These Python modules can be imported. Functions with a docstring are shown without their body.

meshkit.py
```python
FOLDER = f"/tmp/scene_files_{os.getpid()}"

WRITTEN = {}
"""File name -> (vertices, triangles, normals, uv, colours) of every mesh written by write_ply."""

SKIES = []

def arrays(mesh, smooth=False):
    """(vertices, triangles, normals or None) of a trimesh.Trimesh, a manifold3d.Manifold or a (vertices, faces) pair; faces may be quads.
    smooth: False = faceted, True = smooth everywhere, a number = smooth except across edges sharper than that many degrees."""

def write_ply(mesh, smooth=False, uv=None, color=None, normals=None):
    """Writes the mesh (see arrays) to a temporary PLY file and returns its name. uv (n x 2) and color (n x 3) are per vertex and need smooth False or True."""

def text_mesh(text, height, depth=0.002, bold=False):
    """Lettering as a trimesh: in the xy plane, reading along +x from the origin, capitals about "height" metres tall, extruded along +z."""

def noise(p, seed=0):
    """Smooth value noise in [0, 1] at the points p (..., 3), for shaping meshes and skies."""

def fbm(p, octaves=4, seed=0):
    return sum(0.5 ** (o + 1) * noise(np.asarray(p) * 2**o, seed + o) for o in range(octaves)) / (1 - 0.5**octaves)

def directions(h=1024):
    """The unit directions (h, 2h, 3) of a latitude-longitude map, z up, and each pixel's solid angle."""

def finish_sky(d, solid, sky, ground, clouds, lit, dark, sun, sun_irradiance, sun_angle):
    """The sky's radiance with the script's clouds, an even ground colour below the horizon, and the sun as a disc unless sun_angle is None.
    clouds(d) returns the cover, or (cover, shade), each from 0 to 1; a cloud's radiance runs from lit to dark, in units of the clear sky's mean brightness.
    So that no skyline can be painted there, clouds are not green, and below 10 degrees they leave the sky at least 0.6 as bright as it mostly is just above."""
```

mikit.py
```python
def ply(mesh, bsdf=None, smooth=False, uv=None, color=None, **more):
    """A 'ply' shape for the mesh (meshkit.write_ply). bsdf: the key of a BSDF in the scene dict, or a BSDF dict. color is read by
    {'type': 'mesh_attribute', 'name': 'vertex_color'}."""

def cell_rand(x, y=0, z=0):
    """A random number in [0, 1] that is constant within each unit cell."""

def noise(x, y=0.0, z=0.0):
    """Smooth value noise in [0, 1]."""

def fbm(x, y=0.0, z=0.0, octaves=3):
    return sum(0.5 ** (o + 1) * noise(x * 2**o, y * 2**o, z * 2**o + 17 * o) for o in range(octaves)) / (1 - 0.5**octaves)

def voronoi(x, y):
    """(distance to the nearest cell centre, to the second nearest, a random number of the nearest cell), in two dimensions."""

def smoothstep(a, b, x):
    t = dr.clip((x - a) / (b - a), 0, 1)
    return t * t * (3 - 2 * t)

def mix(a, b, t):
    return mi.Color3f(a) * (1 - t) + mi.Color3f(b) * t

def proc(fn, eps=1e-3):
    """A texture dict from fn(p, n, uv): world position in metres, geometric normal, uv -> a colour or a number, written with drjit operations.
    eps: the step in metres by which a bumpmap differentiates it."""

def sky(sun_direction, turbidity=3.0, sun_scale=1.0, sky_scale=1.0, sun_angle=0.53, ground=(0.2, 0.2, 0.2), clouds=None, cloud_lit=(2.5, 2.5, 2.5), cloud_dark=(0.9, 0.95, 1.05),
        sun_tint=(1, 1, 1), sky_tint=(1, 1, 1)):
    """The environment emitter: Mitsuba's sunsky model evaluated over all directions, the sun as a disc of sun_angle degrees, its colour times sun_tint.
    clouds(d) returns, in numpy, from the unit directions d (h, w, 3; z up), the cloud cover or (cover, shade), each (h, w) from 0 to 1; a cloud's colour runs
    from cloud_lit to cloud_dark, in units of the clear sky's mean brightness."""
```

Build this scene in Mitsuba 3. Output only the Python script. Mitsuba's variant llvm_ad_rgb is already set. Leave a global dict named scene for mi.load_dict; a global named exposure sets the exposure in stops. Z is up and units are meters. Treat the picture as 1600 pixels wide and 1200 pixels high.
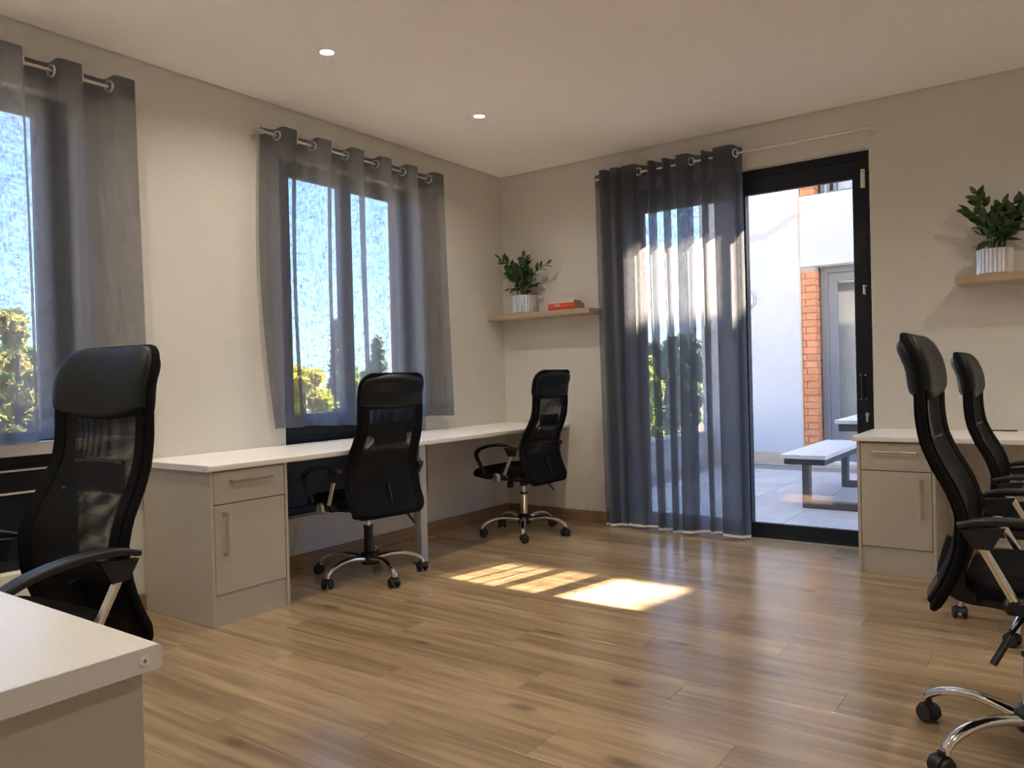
import math, random
import numpy as np
import trimesh
import drjit as dr
import mitsuba as mi
import mikit
from mikit import noise, fbm, smoothstep, mix, cell_rand
from shapely.geometry import Polygon, box as sbox

random.seed(7)
rng = np.random.default_rng(7)
T = mi.ScalarTransform4f
PI = math.pi
scene, labels = {}, {}

# ------------------------------------------------------------------ camera, sky, sun, exposure
H = 2.723                                    # ceiling height
CAM = np.array([3.7356, -5.1057, 1.1037])
YAW, PITCH, ROLL, FPX = 0.6230, -0.00851, -0.02463, 1212.6
_f = np.array([-math.sin(YAW) * math.cos(PITCH), math.cos(YAW) * math.cos(PITCH), math.sin(PITCH)])
_r = np.array([math.cos(YAW), math.sin(YAW), 0.0])
_u = np.cross(_r, _f)
_up = -_r * math.sin(ROLL) + _u * math.cos(ROLL)
scene['camera'] = {'type': 'perspective', 'fov_axis': 'x', 'fov': math.degrees(2 * math.atan(800 / FPX)), 'near_clip': 0.02, 'far_clip': 500.0,
                   'to_world': T().look_at(origin=CAM.tolist(), target=(CAM + _f).tolist(), up=_up.tolist())}
SUN = np.array([0.20, 1.0, 1.14])


def clouds(d):
    import meshkit
    z = np.maximum(d[..., 2], 0.05)
    q = np.stack([d[..., 0] / z, d[..., 1] / z, 0 * z], -1)
    c = meshkit.fbm(q * 0.8 + 3.1, 5, 4)
    return np.clip((c - 0.52) * 3.0, 0, 1) * 0.30


SKY_GAIN, SUN_GAIN, LAMP = 1.0, 2.1, 64.0
scene['sky'] = mikit.sky(SUN.tolist(), turbidity=3.2, sun_scale=SUN_GAIN, sky_scale=SKY_GAIN, ground=(0.22, 0.21, 0.16), clouds=clouds,
                         cloud_lit=(1.6, 1.65, 1.75), cloud_dark=(1.2, 1.25, 1.35), sky_tint=(0.80, 0.95, 1.16))
exposure = 4.4


# ------------------------------------------------------------------ helpers
def label(key, text=None, cat=None, group=None, kind=None):
    d = {}
    if text: d['label'] = text
    if cat: d['category'] = cat
    if group: d['group'] = group
    if kind: d['kind'] = kind
    labels.setdefault(key, {}).update(d)
    return key


_used = {}


def num(name):
    n = _used.get(name, -1) + 1
    _used[name] = n
    return name if n == 0 else f'{name}_{n:03d}'


def put(key, mesh, bsdf, smooth=False, **more):
    """one mesh of the scene; key already holds its parents"""
    key = num(key)
    scene[key] = mikit.ply(mesh, bsdf, smooth, **more)
    return key


def put_dict(key, d, tw=None):
    key = num(key)
    d = dict(d)
    if tw is not None: d['to_world'] = tw
    scene[key] = d
    return key


def bx(x0, x1, y0, y1, z0, z1, b=0.0):
    """a box, its edges chamfered by b"""
    if x0 > x1: x0, x1 = x1, x0
    if y0 > y1: y0, y1 = y1, y0
    if z0 > z1: z0, z1 = z1, z0
    c = np.array([(x0 + x1) / 2, (y0 + y1) / 2, (z0 + z1) / 2]); h = np.array([x1 - x0, y1 - y0, z1 - z0]) / 2
    if b <= 0:
        m = trimesh.creation.box(2 * h); m.apply_translation(c); return m
    b = min(b, 0.45 * 2 * h.min())
    pts = []
    for s in np.ndindex(2, 2, 2):
        s = np.array(s) * 2 - 1
        for k in range(3):
            q = h - b; q[k] = h[k]
            pts.append(c + s * q)
    m = trimesh.convex.convex_hull(np.array(pts))
    return m


def cat(*ms):
    return trimesh.util.concatenate([m for m in ms])


def cyl(p0, p1, r, n=16, r1=None):
    return sweep([p0, p1], circ(r, n), scale=[1, (r1 or r) / r])


def circ(r, n=12):
    a = np.arange(n) * 2 * PI / n
    return np.stack([np.cos(a) * r, np.sin(a) * r], 1)


def rrect(w, h, r, k=3):
    """a rounded rectangle section, w along the first axis"""
    out = []
    for cx, cy, a0 in ((w / 2 - r, h / 2 - r, 0), (-w / 2 + r, h / 2 - r, 90), (-w / 2 + r, -h / 2 + r, 180), (w / 2 - r, -h / 2 + r, 270)):
        for i in range(k + 1):
            a = math.radians(a0 + 90 * i / k)
            out.append((cx + r * math.cos(a), cy + r * math.sin(a)))
    return np.array(out)


def curve(pts, n=24):
    """a Catmull-Rom curve through the points"""
    P = np.array(pts, float)
    P = np.vstack([2 * P[0] - P[1], P, 2 * P[-1] - P[-2]])
    out = []
    m = len(P) - 3
    for t in np.linspace(0, m, n):
        i = min(int(t), m - 1); u = t - i
        a, b, c, d = P[i:i + 4]
        out.append(0.5 * (2 * b + (c - a) * u + (2 * a - 5 * b + 4 * c - d) * u * u + (3 * b - a - 3 * c + d) * u ** 3))
    return np.array(out)


def sweep(path, sec, ref=(0, 0, 1), scale=None, closed=False):
    """a tube with section sec along path; the section's second axis leans to ref"""
    P = np.array(path, float); n, k = len(P), len(sec)
    if closed:
        tan = np.roll(P, -1, 0) - np.roll(P, 1, 0)
    else:
        tan = np.gradient(P, axis=0)
    tan /= np.linalg.norm(tan, axis=1, keepdims=True) + 1e-12
    up = np.array(ref, float)
    if abs(tan[0] @ up) > 0.95: up = np.array([1.0, 0, 0]) if abs(tan[0][0]) < 0.9 else np.array([0, 1.0, 0])
    V = []
    for i in range(n):
        s = np.cross(tan[i], up); s /= np.linalg.norm(s) + 1e-12
        w = np.cross(s, tan[i])
        if abs(tan[i] @ up) > 0.8: up = w
        sc = 1.0 if scale is None else np.interp(i / max(n - 1, 1), np.linspace(0, 1, len(scale)), scale)
        V.append(P[i] + sc * (sec[:, :1] * s + sec[:, 1:2] * w))
    V = np.vstack(V); F = []
    for i in range(n if closed else n - 1):
        for j in range(k):
            a, b = i * k + j, i * k + (j + 1) % k
            c, d = ((i + 1) % n) * k + j, ((i + 1) % n) * k + (j + 1) % k
            F += [(a, b, d), (a, d, c)]
    if not closed:
        V = np.vstack([V, P[0], P[-1]]); c0, c1 = len(V) - 2, len(V) - 1
        for j in range(k):
            F.append((c0, (j + 1) % k, j)); F.append((c1, (n - 1) * k + j, (n - 1) * k + (j + 1) % k))
    m = trimesh.Trimesh(V, F, process=False)
    m.fix_normals() if False else None
    return m


def lathe(prof, n=32, center=(0, 0, 0), ribs=0, rib=0.0):
    """a profile (r, z) turned about z; ribs modulate the radius"""
    prof = np.array(prof, float)
    a = np.arange(n) * 2 * PI / n
    V = []
    for r, z in prof:
        rr = r * (1 + rib * np.cos(a * ribs)) if ribs else r * np.ones(n)
        V.append(np.stack([rr * np.cos(a), rr * np.sin(a), np.full(n, z)], 1))
    V = np.vstack(V) + np.array(center); F = []
    for i in range(len(prof) - 1):
        for j in range(n):
            p, q = i * n + j, i * n + (j + 1) % n
            F += [(p, q, q + n), (p, q + n, p + n)]
    return trimesh.Trimesh(V, F, process=False)


def torus(c, axis, R, r, n=20, k=8):
    axis = np.array(axis, float) / np.linalg.norm(axis)
    e1 = np.cross(axis, [0, 0, 1.0]); e1 /= np.linalg.norm(e1); e2 = np.cross(axis, e1)
    a = np.arange(n) * 2 * PI / n; b = np.arange(k) * 2 * PI / k
    V = []
    for t in a:
        o = math.cos(t) * e1 + math.sin(t) * e2
        for s in b:
            V.append(np.array(c) + o * (R + r * math.cos(s)) + axis * r * math.sin(s))
    F = []
    for i in range(n):
        for j in range(k):
            p, q = i * k + j, i * k + (j + 1) % k
            p2, q2 = ((i + 1) % n) * k + j, ((i + 1) % n) * k + (j + 1) % k
            F += [(p, q, q2), (p, q2, p2)]
    return trimesh.Trimesh(np.array(V), F, process=False)


def grid(V3):
    """a surface from an array (n, m, 3)"""
    n, m = V3.shape[:2]
    i = np.arange(n * m).reshape(n, m)
    a, b, c, d = i[:-1, :-1].ravel(), i[:-1, 1:].ravel(), i[1:, 1:].ravel(), i[1:, :-1].ravel()
    return trimesh.Trimesh(V3.reshape(-1, 3), np.vstack([np.stack([a, b, c], 1), np.stack([a, c, d], 1)]), process=False)


def extr(poly, x0, x1, axis):
    """a shapely polygon extruded from x0 to x1 along an axis: 'x' takes polygon coordinates as (y, z), 'y' as (x, z)"""
    m = trimesh.creation.extrude_polygon(poly, x1 - x0, engine='earcut')
    v = m.vertices.copy()
    if axis == 'x':
        v = np.stack([v[:, 2] + x0, v[:, 0], v[:, 1]], 1)
        return trimesh.Trimesh(v, m.faces, process=False)
    v = np.stack([v[:, 0], v[:, 2] + x0, v[:, 1]], 1)
    return trimesh.Trimesh(v, m.faces[:, ::-1], process=False)


# ------------------------------------------------------------------ materials
def rgb(c): return {'type': 'rgb', 'value': list(map(float, c))}


def s2l(r, g, b):
    return [((c / 255) / 12.92 if c / 255 < 0.04045 else ((c / 255 + 0.055) / 1.055) ** 2.4) for c in (r, g, b)]


def prin(key, col, rough=0.5, spec=0.5, metal=0.0, two=True, **more):
    col = col if isinstance(col, dict) else rgb(col)
    d = {'type': 'principled', 'base_color': col, 'roughness': rough, 'metallic': metal, **more}
    if metal == 0: d['specular'] = spec
    scene[key] = {'type': 'twosided', 'bsdf': d} if two else d
    return key


def plaster(p, n, uv):
    g = fbm(p.x * 3.1, p.y * 3.1, p.z * 3.1, 3) - 0.5
    f = noise(p.x * 160, p.y * 160, p.z * 160) - 0.5
    return mi.Color3f(0.665, 0.645, 0.61) * (1 + 0.03 * g + 0.02 * f)


PL_L, PL_ROWS = 1.285, 0.192


def wood_floor(p, n, uv):
    row = dr.floor(-p.y / PL_ROWS)
    off = (row * 0.3819) - dr.floor(row * 0.3819)
    s = p.x / PL_L + off
    col = dr.floor(s)
    h1 = cell_rand(row, col, 3); h2 = cell_rand(row, col, 5); h3 = cell_rand(row, col, 9)
    x = p.x + 7.3 * h1; y = p.y + 3.7 * h2
    wob = noise(x * 2.2, y * 9, 0.3) * 0.035
    g = fbm(x * 2.6, (y + wob) * 46, h3 * 20, 4)
    fine = noise(x * 9, (y + wob) * 420, 2.0)
    broad = fbm(x * 0.9, (y + wob) * 7, 5.0, 3)
    # knots: a few dark stretched spots
    kx = x * 1.35; ky = y * 7.5
    cx = dr.floor(kx); cy = dr.floor(ky)
    px = cx + 0.25 + 0.5 * cell_rand(cx, cy, 11); py = cy + 0.25 + 0.5 * cell_rand(cx, cy, 12)
    dd = dr.sqrt(dr.square((kx - px) * 2.6) + dr.square((ky - py) * 1.2))
    knot = (1 - smoothstep(0.05, 0.33, dd + 0.10 * (noise(x * 40, y * 90, 1.0) - 0.5))) * dr.select(cell_rand(cx, cy, 13) < 0.16, 1.0, 0.0)
    c = mix(mi.Color3f(0.185, 0.124, 0.068), mi.Color3f(0.365, 0.265, 0.160), smoothstep(0.25, 0.75, 0.55 * g + 0.45 * broad))
    c = c * (0.965 + 0.07 * h3) * (0.955 + 0.09 * fine)
    streak = smoothstep(0.62, 0.80, g) * smoothstep(0.45, 0.7, fbm(x * 0.7, y * 12, 9.0, 2))
    c = mix(c, mi.Color3f(0.12, 0.078, 0.043), 0.5 * streak)
    return mix(c, mi.Color3f(0.085, 0.052, 0.03), 0.7 * knot)


def pale_oak(p, n, uv):
    g = fbm(p.x * 5, p.y * 60, p.z * 60, 3)
    return mix(mi.Color3f(0.34, 0.25, 0.17), mi.Color3f(0.50, 0.39, 0.28), g)


def skirting_wood(p, n, uv):
    g = fbm(p.x * 4, p.y * 4, p.z * 70, 3)
    return mix(mi.Color3f(0.20, 0.12, 0.065), mi.Color3f(0.33, 0.21, 0.12), g)


def tile_grey(p, n, uv):
    h = cell_rand(dr.floor((p.x - 1.335) / 0.575), dr.floor((p.y - 0.26) / 0.575), 1)
    g = fbm(p.x * 4, p.y * 4, 0, 3); f = noise(p.x * 60, p.y * 60, 1)
    return mi.Color3f(0.42, 0.40, 0.37) * (0.86 + 0.16 * g + 0.06 * f + 0.10 * h)


def render_white(p, n, uv):
    """outdoor render, with the damp-stained patch band that crosses it"""
    g = fbm(p.x * 2.2, p.y * 2.2, p.z * 2.2, 4)
    c = mi.Color3f(0.53, 0.535, 0.54) * (0.93 + 0.11 * g)
    band = p.z - (2.80 + 0.22 * smoothstep(0.55, 1.15, p.x) + 0.05 * (noise(p.x * 5, 2.0) - 0.5) + 0.03 * (noise(p.x * 17, 5.0) - 0.5))
    on = (1 - smoothstep(0.03, 0.055, dr.abs(band) + 0.02 * (noise(p.x * 12, p.z * 30, 0.5) - 0.5))) * smoothstep(0.30, 0.5, p.x) * smoothstep(1.11, 1.06, p.x) * smoothstep(4.85, 4.70, p.y)
    return mix(c, mi.Color3f(0.42, 0.39, 0.36), 0.8 * on)


def plinth_col(p, n, uv):
    g = fbm(p.x * 6, p.y * 6, p.z * 9, 4)
    return mix(mi.Color3f(0.42, 0.34, 0.25), mi.Color3f(0.60, 0.52, 0.42), g)


def brick_col(p, n, uv):
    h = cell_rand(dr.floor(p.x * 9.0), dr.floor(p.y * 9.0), dr.floor((p.z + 0.08) / 0.085))
    g = fbm(p.x * 40, p.y * 40, p.z * 40, 3)
    return mix(mi.Color3f(0.55, 0.20, 0.09), mi.Color3f(0.68, 0.29, 0.14), h) * (0.86 + 0.28 * g)


def weave(base, amp):
    def fn(p, n, uv):
        u, v = uv.x, uv.y
        a = noise(u * 170, v * 45, 1.0); b = noise(u * 45, v * 170, 2.0)
        a2 = noise(u * 330, v * 110, 3.0); b2 = noise(u * 110, v * 330, 4.0)
        t = 0.24 * a + 0.34 * b + 0.18 * a2 + 0.24 * b2 - 0.5
        return dr.clip(base + amp * t, 0.02, 0.999)
    return fn


def mesh_holes(p, n, uv):
    """the open weave of the chair mesh: rows of small holes"""
    h = dr.sin(uv.x * (2 * PI / 0.0044)) * dr.sin(uv.y * (2 * PI / 0.0044))
    return 1.0 - 0.95 * smoothstep(0.42, 0.60, dr.abs(h))


weave_panel, weave_hem, weave_head = weave(0.69, 0.70), weave(0.85, 0.3), weave(0.975, 0.05)


def leaf_col(a, b, s):
    def fn(p, n, uv):
        return mix(mi.Color3f(*a), mi.Color3f(*b), noise(p.x * s, p.y * s, p.z * s))
    return fn


prin('m_wall', mikit.proc(plaster), 0.75, 0.25)
prin('m_ceiling', (0.90, 0.88, 0.85), 0.8, 0.2)
prin('m_floor', mikit.proc(wood_floor), 0.24, 0.95)
prin('m_subfloor', (0.06, 0.045, 0.03), 0.9, 0.1)
prin('m_skirting', mikit.proc(skirting_wood), 0.45, 0.4)
prin('m_oak', mikit.proc(pale_oak), 0.5, 0.4)
prin('m_frame', (0.010, 0.015, 0.022), 0.40, 0.22)
prin('m_frame_panel', (0.006, 0.009, 0.018), 0.30, 0.25)
prin('m_steel', (0.72, 0.70, 0.67), 0.22, metal=1.0)
prin('m_chrome', (0.80, 0.79, 0.77), 0.08, metal=1.0)
prin('m_bronze_handle', (0.58, 0.53, 0.46), 0.28, metal=1.0)
prin('m_white_top', (0.74, 0.725, 0.70), 0.28, 0.5)
prin('m_end_cap', (0.66, 0.65, 0.66), 0.35, 0.5)
prin('m_cabinet', (0.43, 0.395, 0.35), 0.42, 0.45)
prin('m_grey_leg', (0.36, 0.36, 0.36), 0.4, 0.5)
prin('m_black_plastic', (0.009, 0.009, 0.011), 0.40, 0.4)
prin('m_black_leather', (0.006, 0.0085, 0.0105), 0.45, 0.22)
prin('m_black_fabric', (0.006, 0.006, 0.007), 0.9, 0.1)
scene['m_mesh'] = {'type': 'mask', 'opacity': mikit.proc(mesh_holes), 'bsdf': {'type': 'twosided', 'bsdf': {'type': 'principled', 'base_color': rgb((0.004, 0.0045, 0.006)), 'roughness': 0.6, 'specular': 0.2}}}
prin('m_wheel', (0.015, 0.015, 0.016), 0.5, 0.4)
for _k, _w in (('m_sheer', weave_panel), ('m_hem', weave_hem), ('m_header', weave_head)):
    scene[_k] = {'type': 'mask', 'opacity': mikit.proc(_w), 'bsdf': {'type': 'principledthin', 'base_color': rgb((0.205, 0.210, 0.232)), 'roughness': 0.9, 'diff_trans': 1.5, 'spec_trans': 0.0, 'eta': 1.3}}
prin('m_white_band', (0.80, 0.80, 0.82), 0.7, 0.2)
scene['m_glass'] = {'type': 'thindielectric', 'int_ior': 1.5, 'ext_ior': 1.0}
prin('m_pot', (0.90, 0.90, 0.91), 0.13, metal=1.0)
prin('m_soil', (0.035, 0.025, 0.018), 0.95, 0.1)
prin('m_leaf', mikit.proc(leaf_col((0.016, 0.045, 0.014), (0.040, 0.085, 0.022), 30)), 0.30, 0.5)
prin('m_stem', (0.05, 0.085, 0.03), 0.45, 0.4)
prin('m_book_red', (0.50, 0.045, 0.045), 0.5, 0.4)
prin('m_book_orange', (0.62, 0.09, 0.025), 0.45, 0.4)
prin('m_book_cream', (0.62, 0.55, 0.48), 0.55, 0.3)
prin('m_paper', (0.42, 0.33, 0.23), 0.8, 0.2)
prin('m_lettering', (0.78, 0.70, 0.62), 0.6, 0.2)
prin('m_lettering_dark', (0.20, 0.12, 0.10), 0.6, 0.2)
prin('m_white_plastic', (0.76, 0.76, 0.74), 0.4, 0.5)
prin('m_tile', mikit.proc(tile_grey), 0.45, 0.4)
prin('m_grout', (0.20, 0.19, 0.18), 0.9, 0.1)
prin('m_render', mikit.proc(render_white), 0.85, 0.2)
prin('m_facade', (0.27, 0.28, 0.29), 0.9, 0.1)
prin('m_plinth', mikit.proc(plinth_col), 0.8, 0.2)
prin('m_brick', mikit.proc(brick_col), 0.85, 0.2)
prin('m_mortar', (0.42, 0.36, 0.31), 0.9, 0.1)
prin('m_grey_frame', (0.17, 0.185, 0.21), 0.4, 0.5)
prin('m_grey_frame_light', (0.40, 0.41, 0.43), 0.4, 0.5)
prin('m_dark_steel', (0.055, 0.057, 0.065), 0.45, 0.5)
prin('m_bench_top', (0.62, 0.61, 0.60), 0.45, 0.4)
prin('m_room_grey', (0.42, 0.43, 0.42), 0.8, 0.2)
prin('m_grass', mikit.proc(leaf_col((0.15, 0.14, 0.11), (0.20, 0.19, 0.155), 0.6)), 0.9, 0.1)
prin('m_bark', (0.10, 0.075, 0.055), 0.9, 0.1)
for _k, _a, _b in (('m_foliage_yellow', (0.46, 0.50, 0.07), (0.75, 0.66, 0.10)), ('m_foliage_green', (0.17, 0.27, 0.10), (0.30, 0.40, 0.16)), ('m_foliage_blue', (0.20, 0.29, 0.22), (0.30, 0.40, 0.30)),
                   ('m_foliage_lime', (0.34, 0.48, 0.08), (0.50, 0.60, 0.14)), ('m_foliage_rust', (0.30, 0.36, 0.12), (0.50, 0.46, 0.18))):
    scene[_k] = {'type': 'principledthin', 'base_color': mikit.proc(leaf_col(_a, _b, 1.3)), 'roughness': 0.6, 'diff_trans': 1.15, 'eta': 1.4}

# ------------------------------------------------------------------ the room shell
RX, RY = 5.4, -5.3                            # right wall, back wall
W2 = (-2.19, -0.966); W1 = (-4.56, -3.333)    # window openings along y
WZ = (0.30, 2.442)
DX, DZ = (1.075, 2.768), 2.442                # door opening along x
TH = 0.28                                     # wall thickness


def struct(name, mesh, bsdf, text=None, smooth=False):
    k = put(name, mesh, bsdf, smooth)
    if '__' not in k: label(k, text, None, None, 'structure')
    elif text: label(k, text)
    return k


wall_poly = sbox(RY - 0.1, 0, 0.14, H + 0.03)
for a in (W1, W2): wall_poly = wall_poly.difference(sbox(a[0], WZ[0], a[1], WZ[1]))
struct('wall_left', extr(wall_poly, -0.14, 0.0, 'x'), 'm_wall', 'plastered beige wall with the two curtained windows')
out_poly = sbox(RY - 0.4, -3.2, 0.28, 7.0)
JAMB = 0.05
for a in (W1, W2): out_poly = out_poly.difference(sbox(a[0] + JAMB, WZ[0] + 0.02, a[1] - JAMB, WZ[1] + 0.0))
struct('exterior_wall', extr(out_poly, -TH, -0.142, 'x'), 'm_mortar', 'brick outer skin of the window wall')
door_poly = sbox(0.0, 0, RX + 0.1, H + 0.03).difference(sbox(DX[0], -0.01, DX[1], DZ))
struct('wall_back', extr(door_poly, 0.0, 0.14, 'y'), 'm_wall', 'plastered beige wall with the sliding glass door')
dout = sbox(-TH, -0.6, RX + 0.14, 7.0).difference(sbox(DX[0] + 0.02, -0.09, DX[1] - 0.02, DZ - 0.02))
struct('exterior_wall', extr(dout, 0.142, TH, 'y'), 'm_facade', 'grey outer skin of the door wall')
struct('wall_right', bx(RX, RX + 0.14, RY, 0.0, 0, H + 0.03), 'm_wall', 'plain plastered wall on the right')
struct('wall_front', bx(0, RX, RY - 0.14, RY, 0, H + 0.03), 'm_wall', 'plain plastered wall behind the camera')
GAP = 0.012
LIGHTS = [(0.801, -2.508), (0.801, -1.297), (0.801, -3.72), (0.801, -4.9), (2.5, -2.6), (2.5, -3.9), (4.2, -1.3), (4.2, -2.6), (4.2, -3.9)]  # first two seen; the others added out of view to brighten the room
from shapely.geometry import Point
ceil_poly = sbox(GAP, RY + GAP, RX - GAP, -GAP)
for q in LIGHTS: ceil_poly = ceil_poly.difference(Point(*q).buffer(0.0335, 10))
cm = trimesh.creation.extrude_polygon(ceil_poly, 0.02, engine='earcut'); cm.apply_translation((0, 0, H))
struct('ceiling', cm, 'm_ceiling', 'flat cream plaster ceiling with a shadow gap')
struct('ceiling_void', bx(-0.14, RX + 0.14, RY - 0.14, 0.14, H + 0.03, H + 0.20), 'm_ceiling', 'slab above the suspended ceiling')
struct('roof', bx(-TH - 0.1, RX + 0.16, RY - 0.4, 0.28, 6.9, 7.0), 'm_render', 'flat roof of the building')
# skirting
SK = 0.082
struct('baseboard_left', bx(0.0, 0.016, RY, 0.0, 0.0, SK, 0.003), 'm_skirting', 'brown timber skirting along the window wall')
struct('baseboard_back', bx(0.016, DX[0] - 0.01, -0.016, 0.0, 0.0, SK, 0.003), 'm_skirting', 'brown timber skirting between corner and door')
struct('baseboard_right', bx(DX[1] + 0.005, RX, -0.016, 0.0, 0.0, SK, 0.003), 'm_skirting', 'brown timber skirting right of the door')
# floor: a slab and single planks
fl = struct('floor', bx(-0.02, RX, RY, 0.02, -0.06, -0.008), 'm_subfloor', 'oak laminate floor of long planks')
PLANKS = {}


def plank(x0, x1, y0, y1):
    key = (round(x1 - x0, 4), round(y1 - y0, 4))
    if key not in PLANKS:
        g, b = 0.0004, 0.0007
        L, W = key
        lo = np.array([(g, g), (L - g, g), (L - g, W - g), (g, W - g)])
        hi = np.array([(g + b, g + b), (L - g - b, g + b), (L - g - b, W - g - b), (g + b, W - g - b)])
        V = np.vstack([np.c_[lo, np.full(4, -0.008)], np.c_[lo, np.full(4, -b * 0.7)], np.c_[hi, np.zeros(4)]])
        F = []
        for a in (0, 4):
            for j in range(4):
                p, q = a + j, a + (j + 1) % 4
                F += [(p, q, q + 4), (p, q + 4, p + 4)]
        F += [(8, 9, 10), (8, 10, 11), (0, 2, 1), (0, 3, 2)]
        PLANKS[key] = mikit.ply(trimesh.Trimesh(V, F, process=False), 'm_floor')
    put_dict('floor__plank', PLANKS[key], T().translate([x0, y0, 0]))


for row in range(int(-RY / PL_ROWS) + 1):
    ya, yb = -(row + 1) * PL_ROWS, -row * PL_ROWS
    ya = max(ya, RY)
    if yb - ya < 0.01: continue
    off = (row * 0.3819) % 1.0
    k0 = math.floor(0 / PL_L + off)
    k = k0
    while (k - off) * PL_L < RX:
        a, b = max((k - off) * PL_L, 0.0), min((k + 1 - off) * PL_L, RX)
        if b - a > 0.02: plank(a, b, ya, yb)
        k += 1
struct('trim_1', bx(DX[0], DX[1], -0.012, 0.10, -0.02, 0.006, 0.002), 'm_steel', 'thin metal threshold strip at the sliding door')


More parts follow.
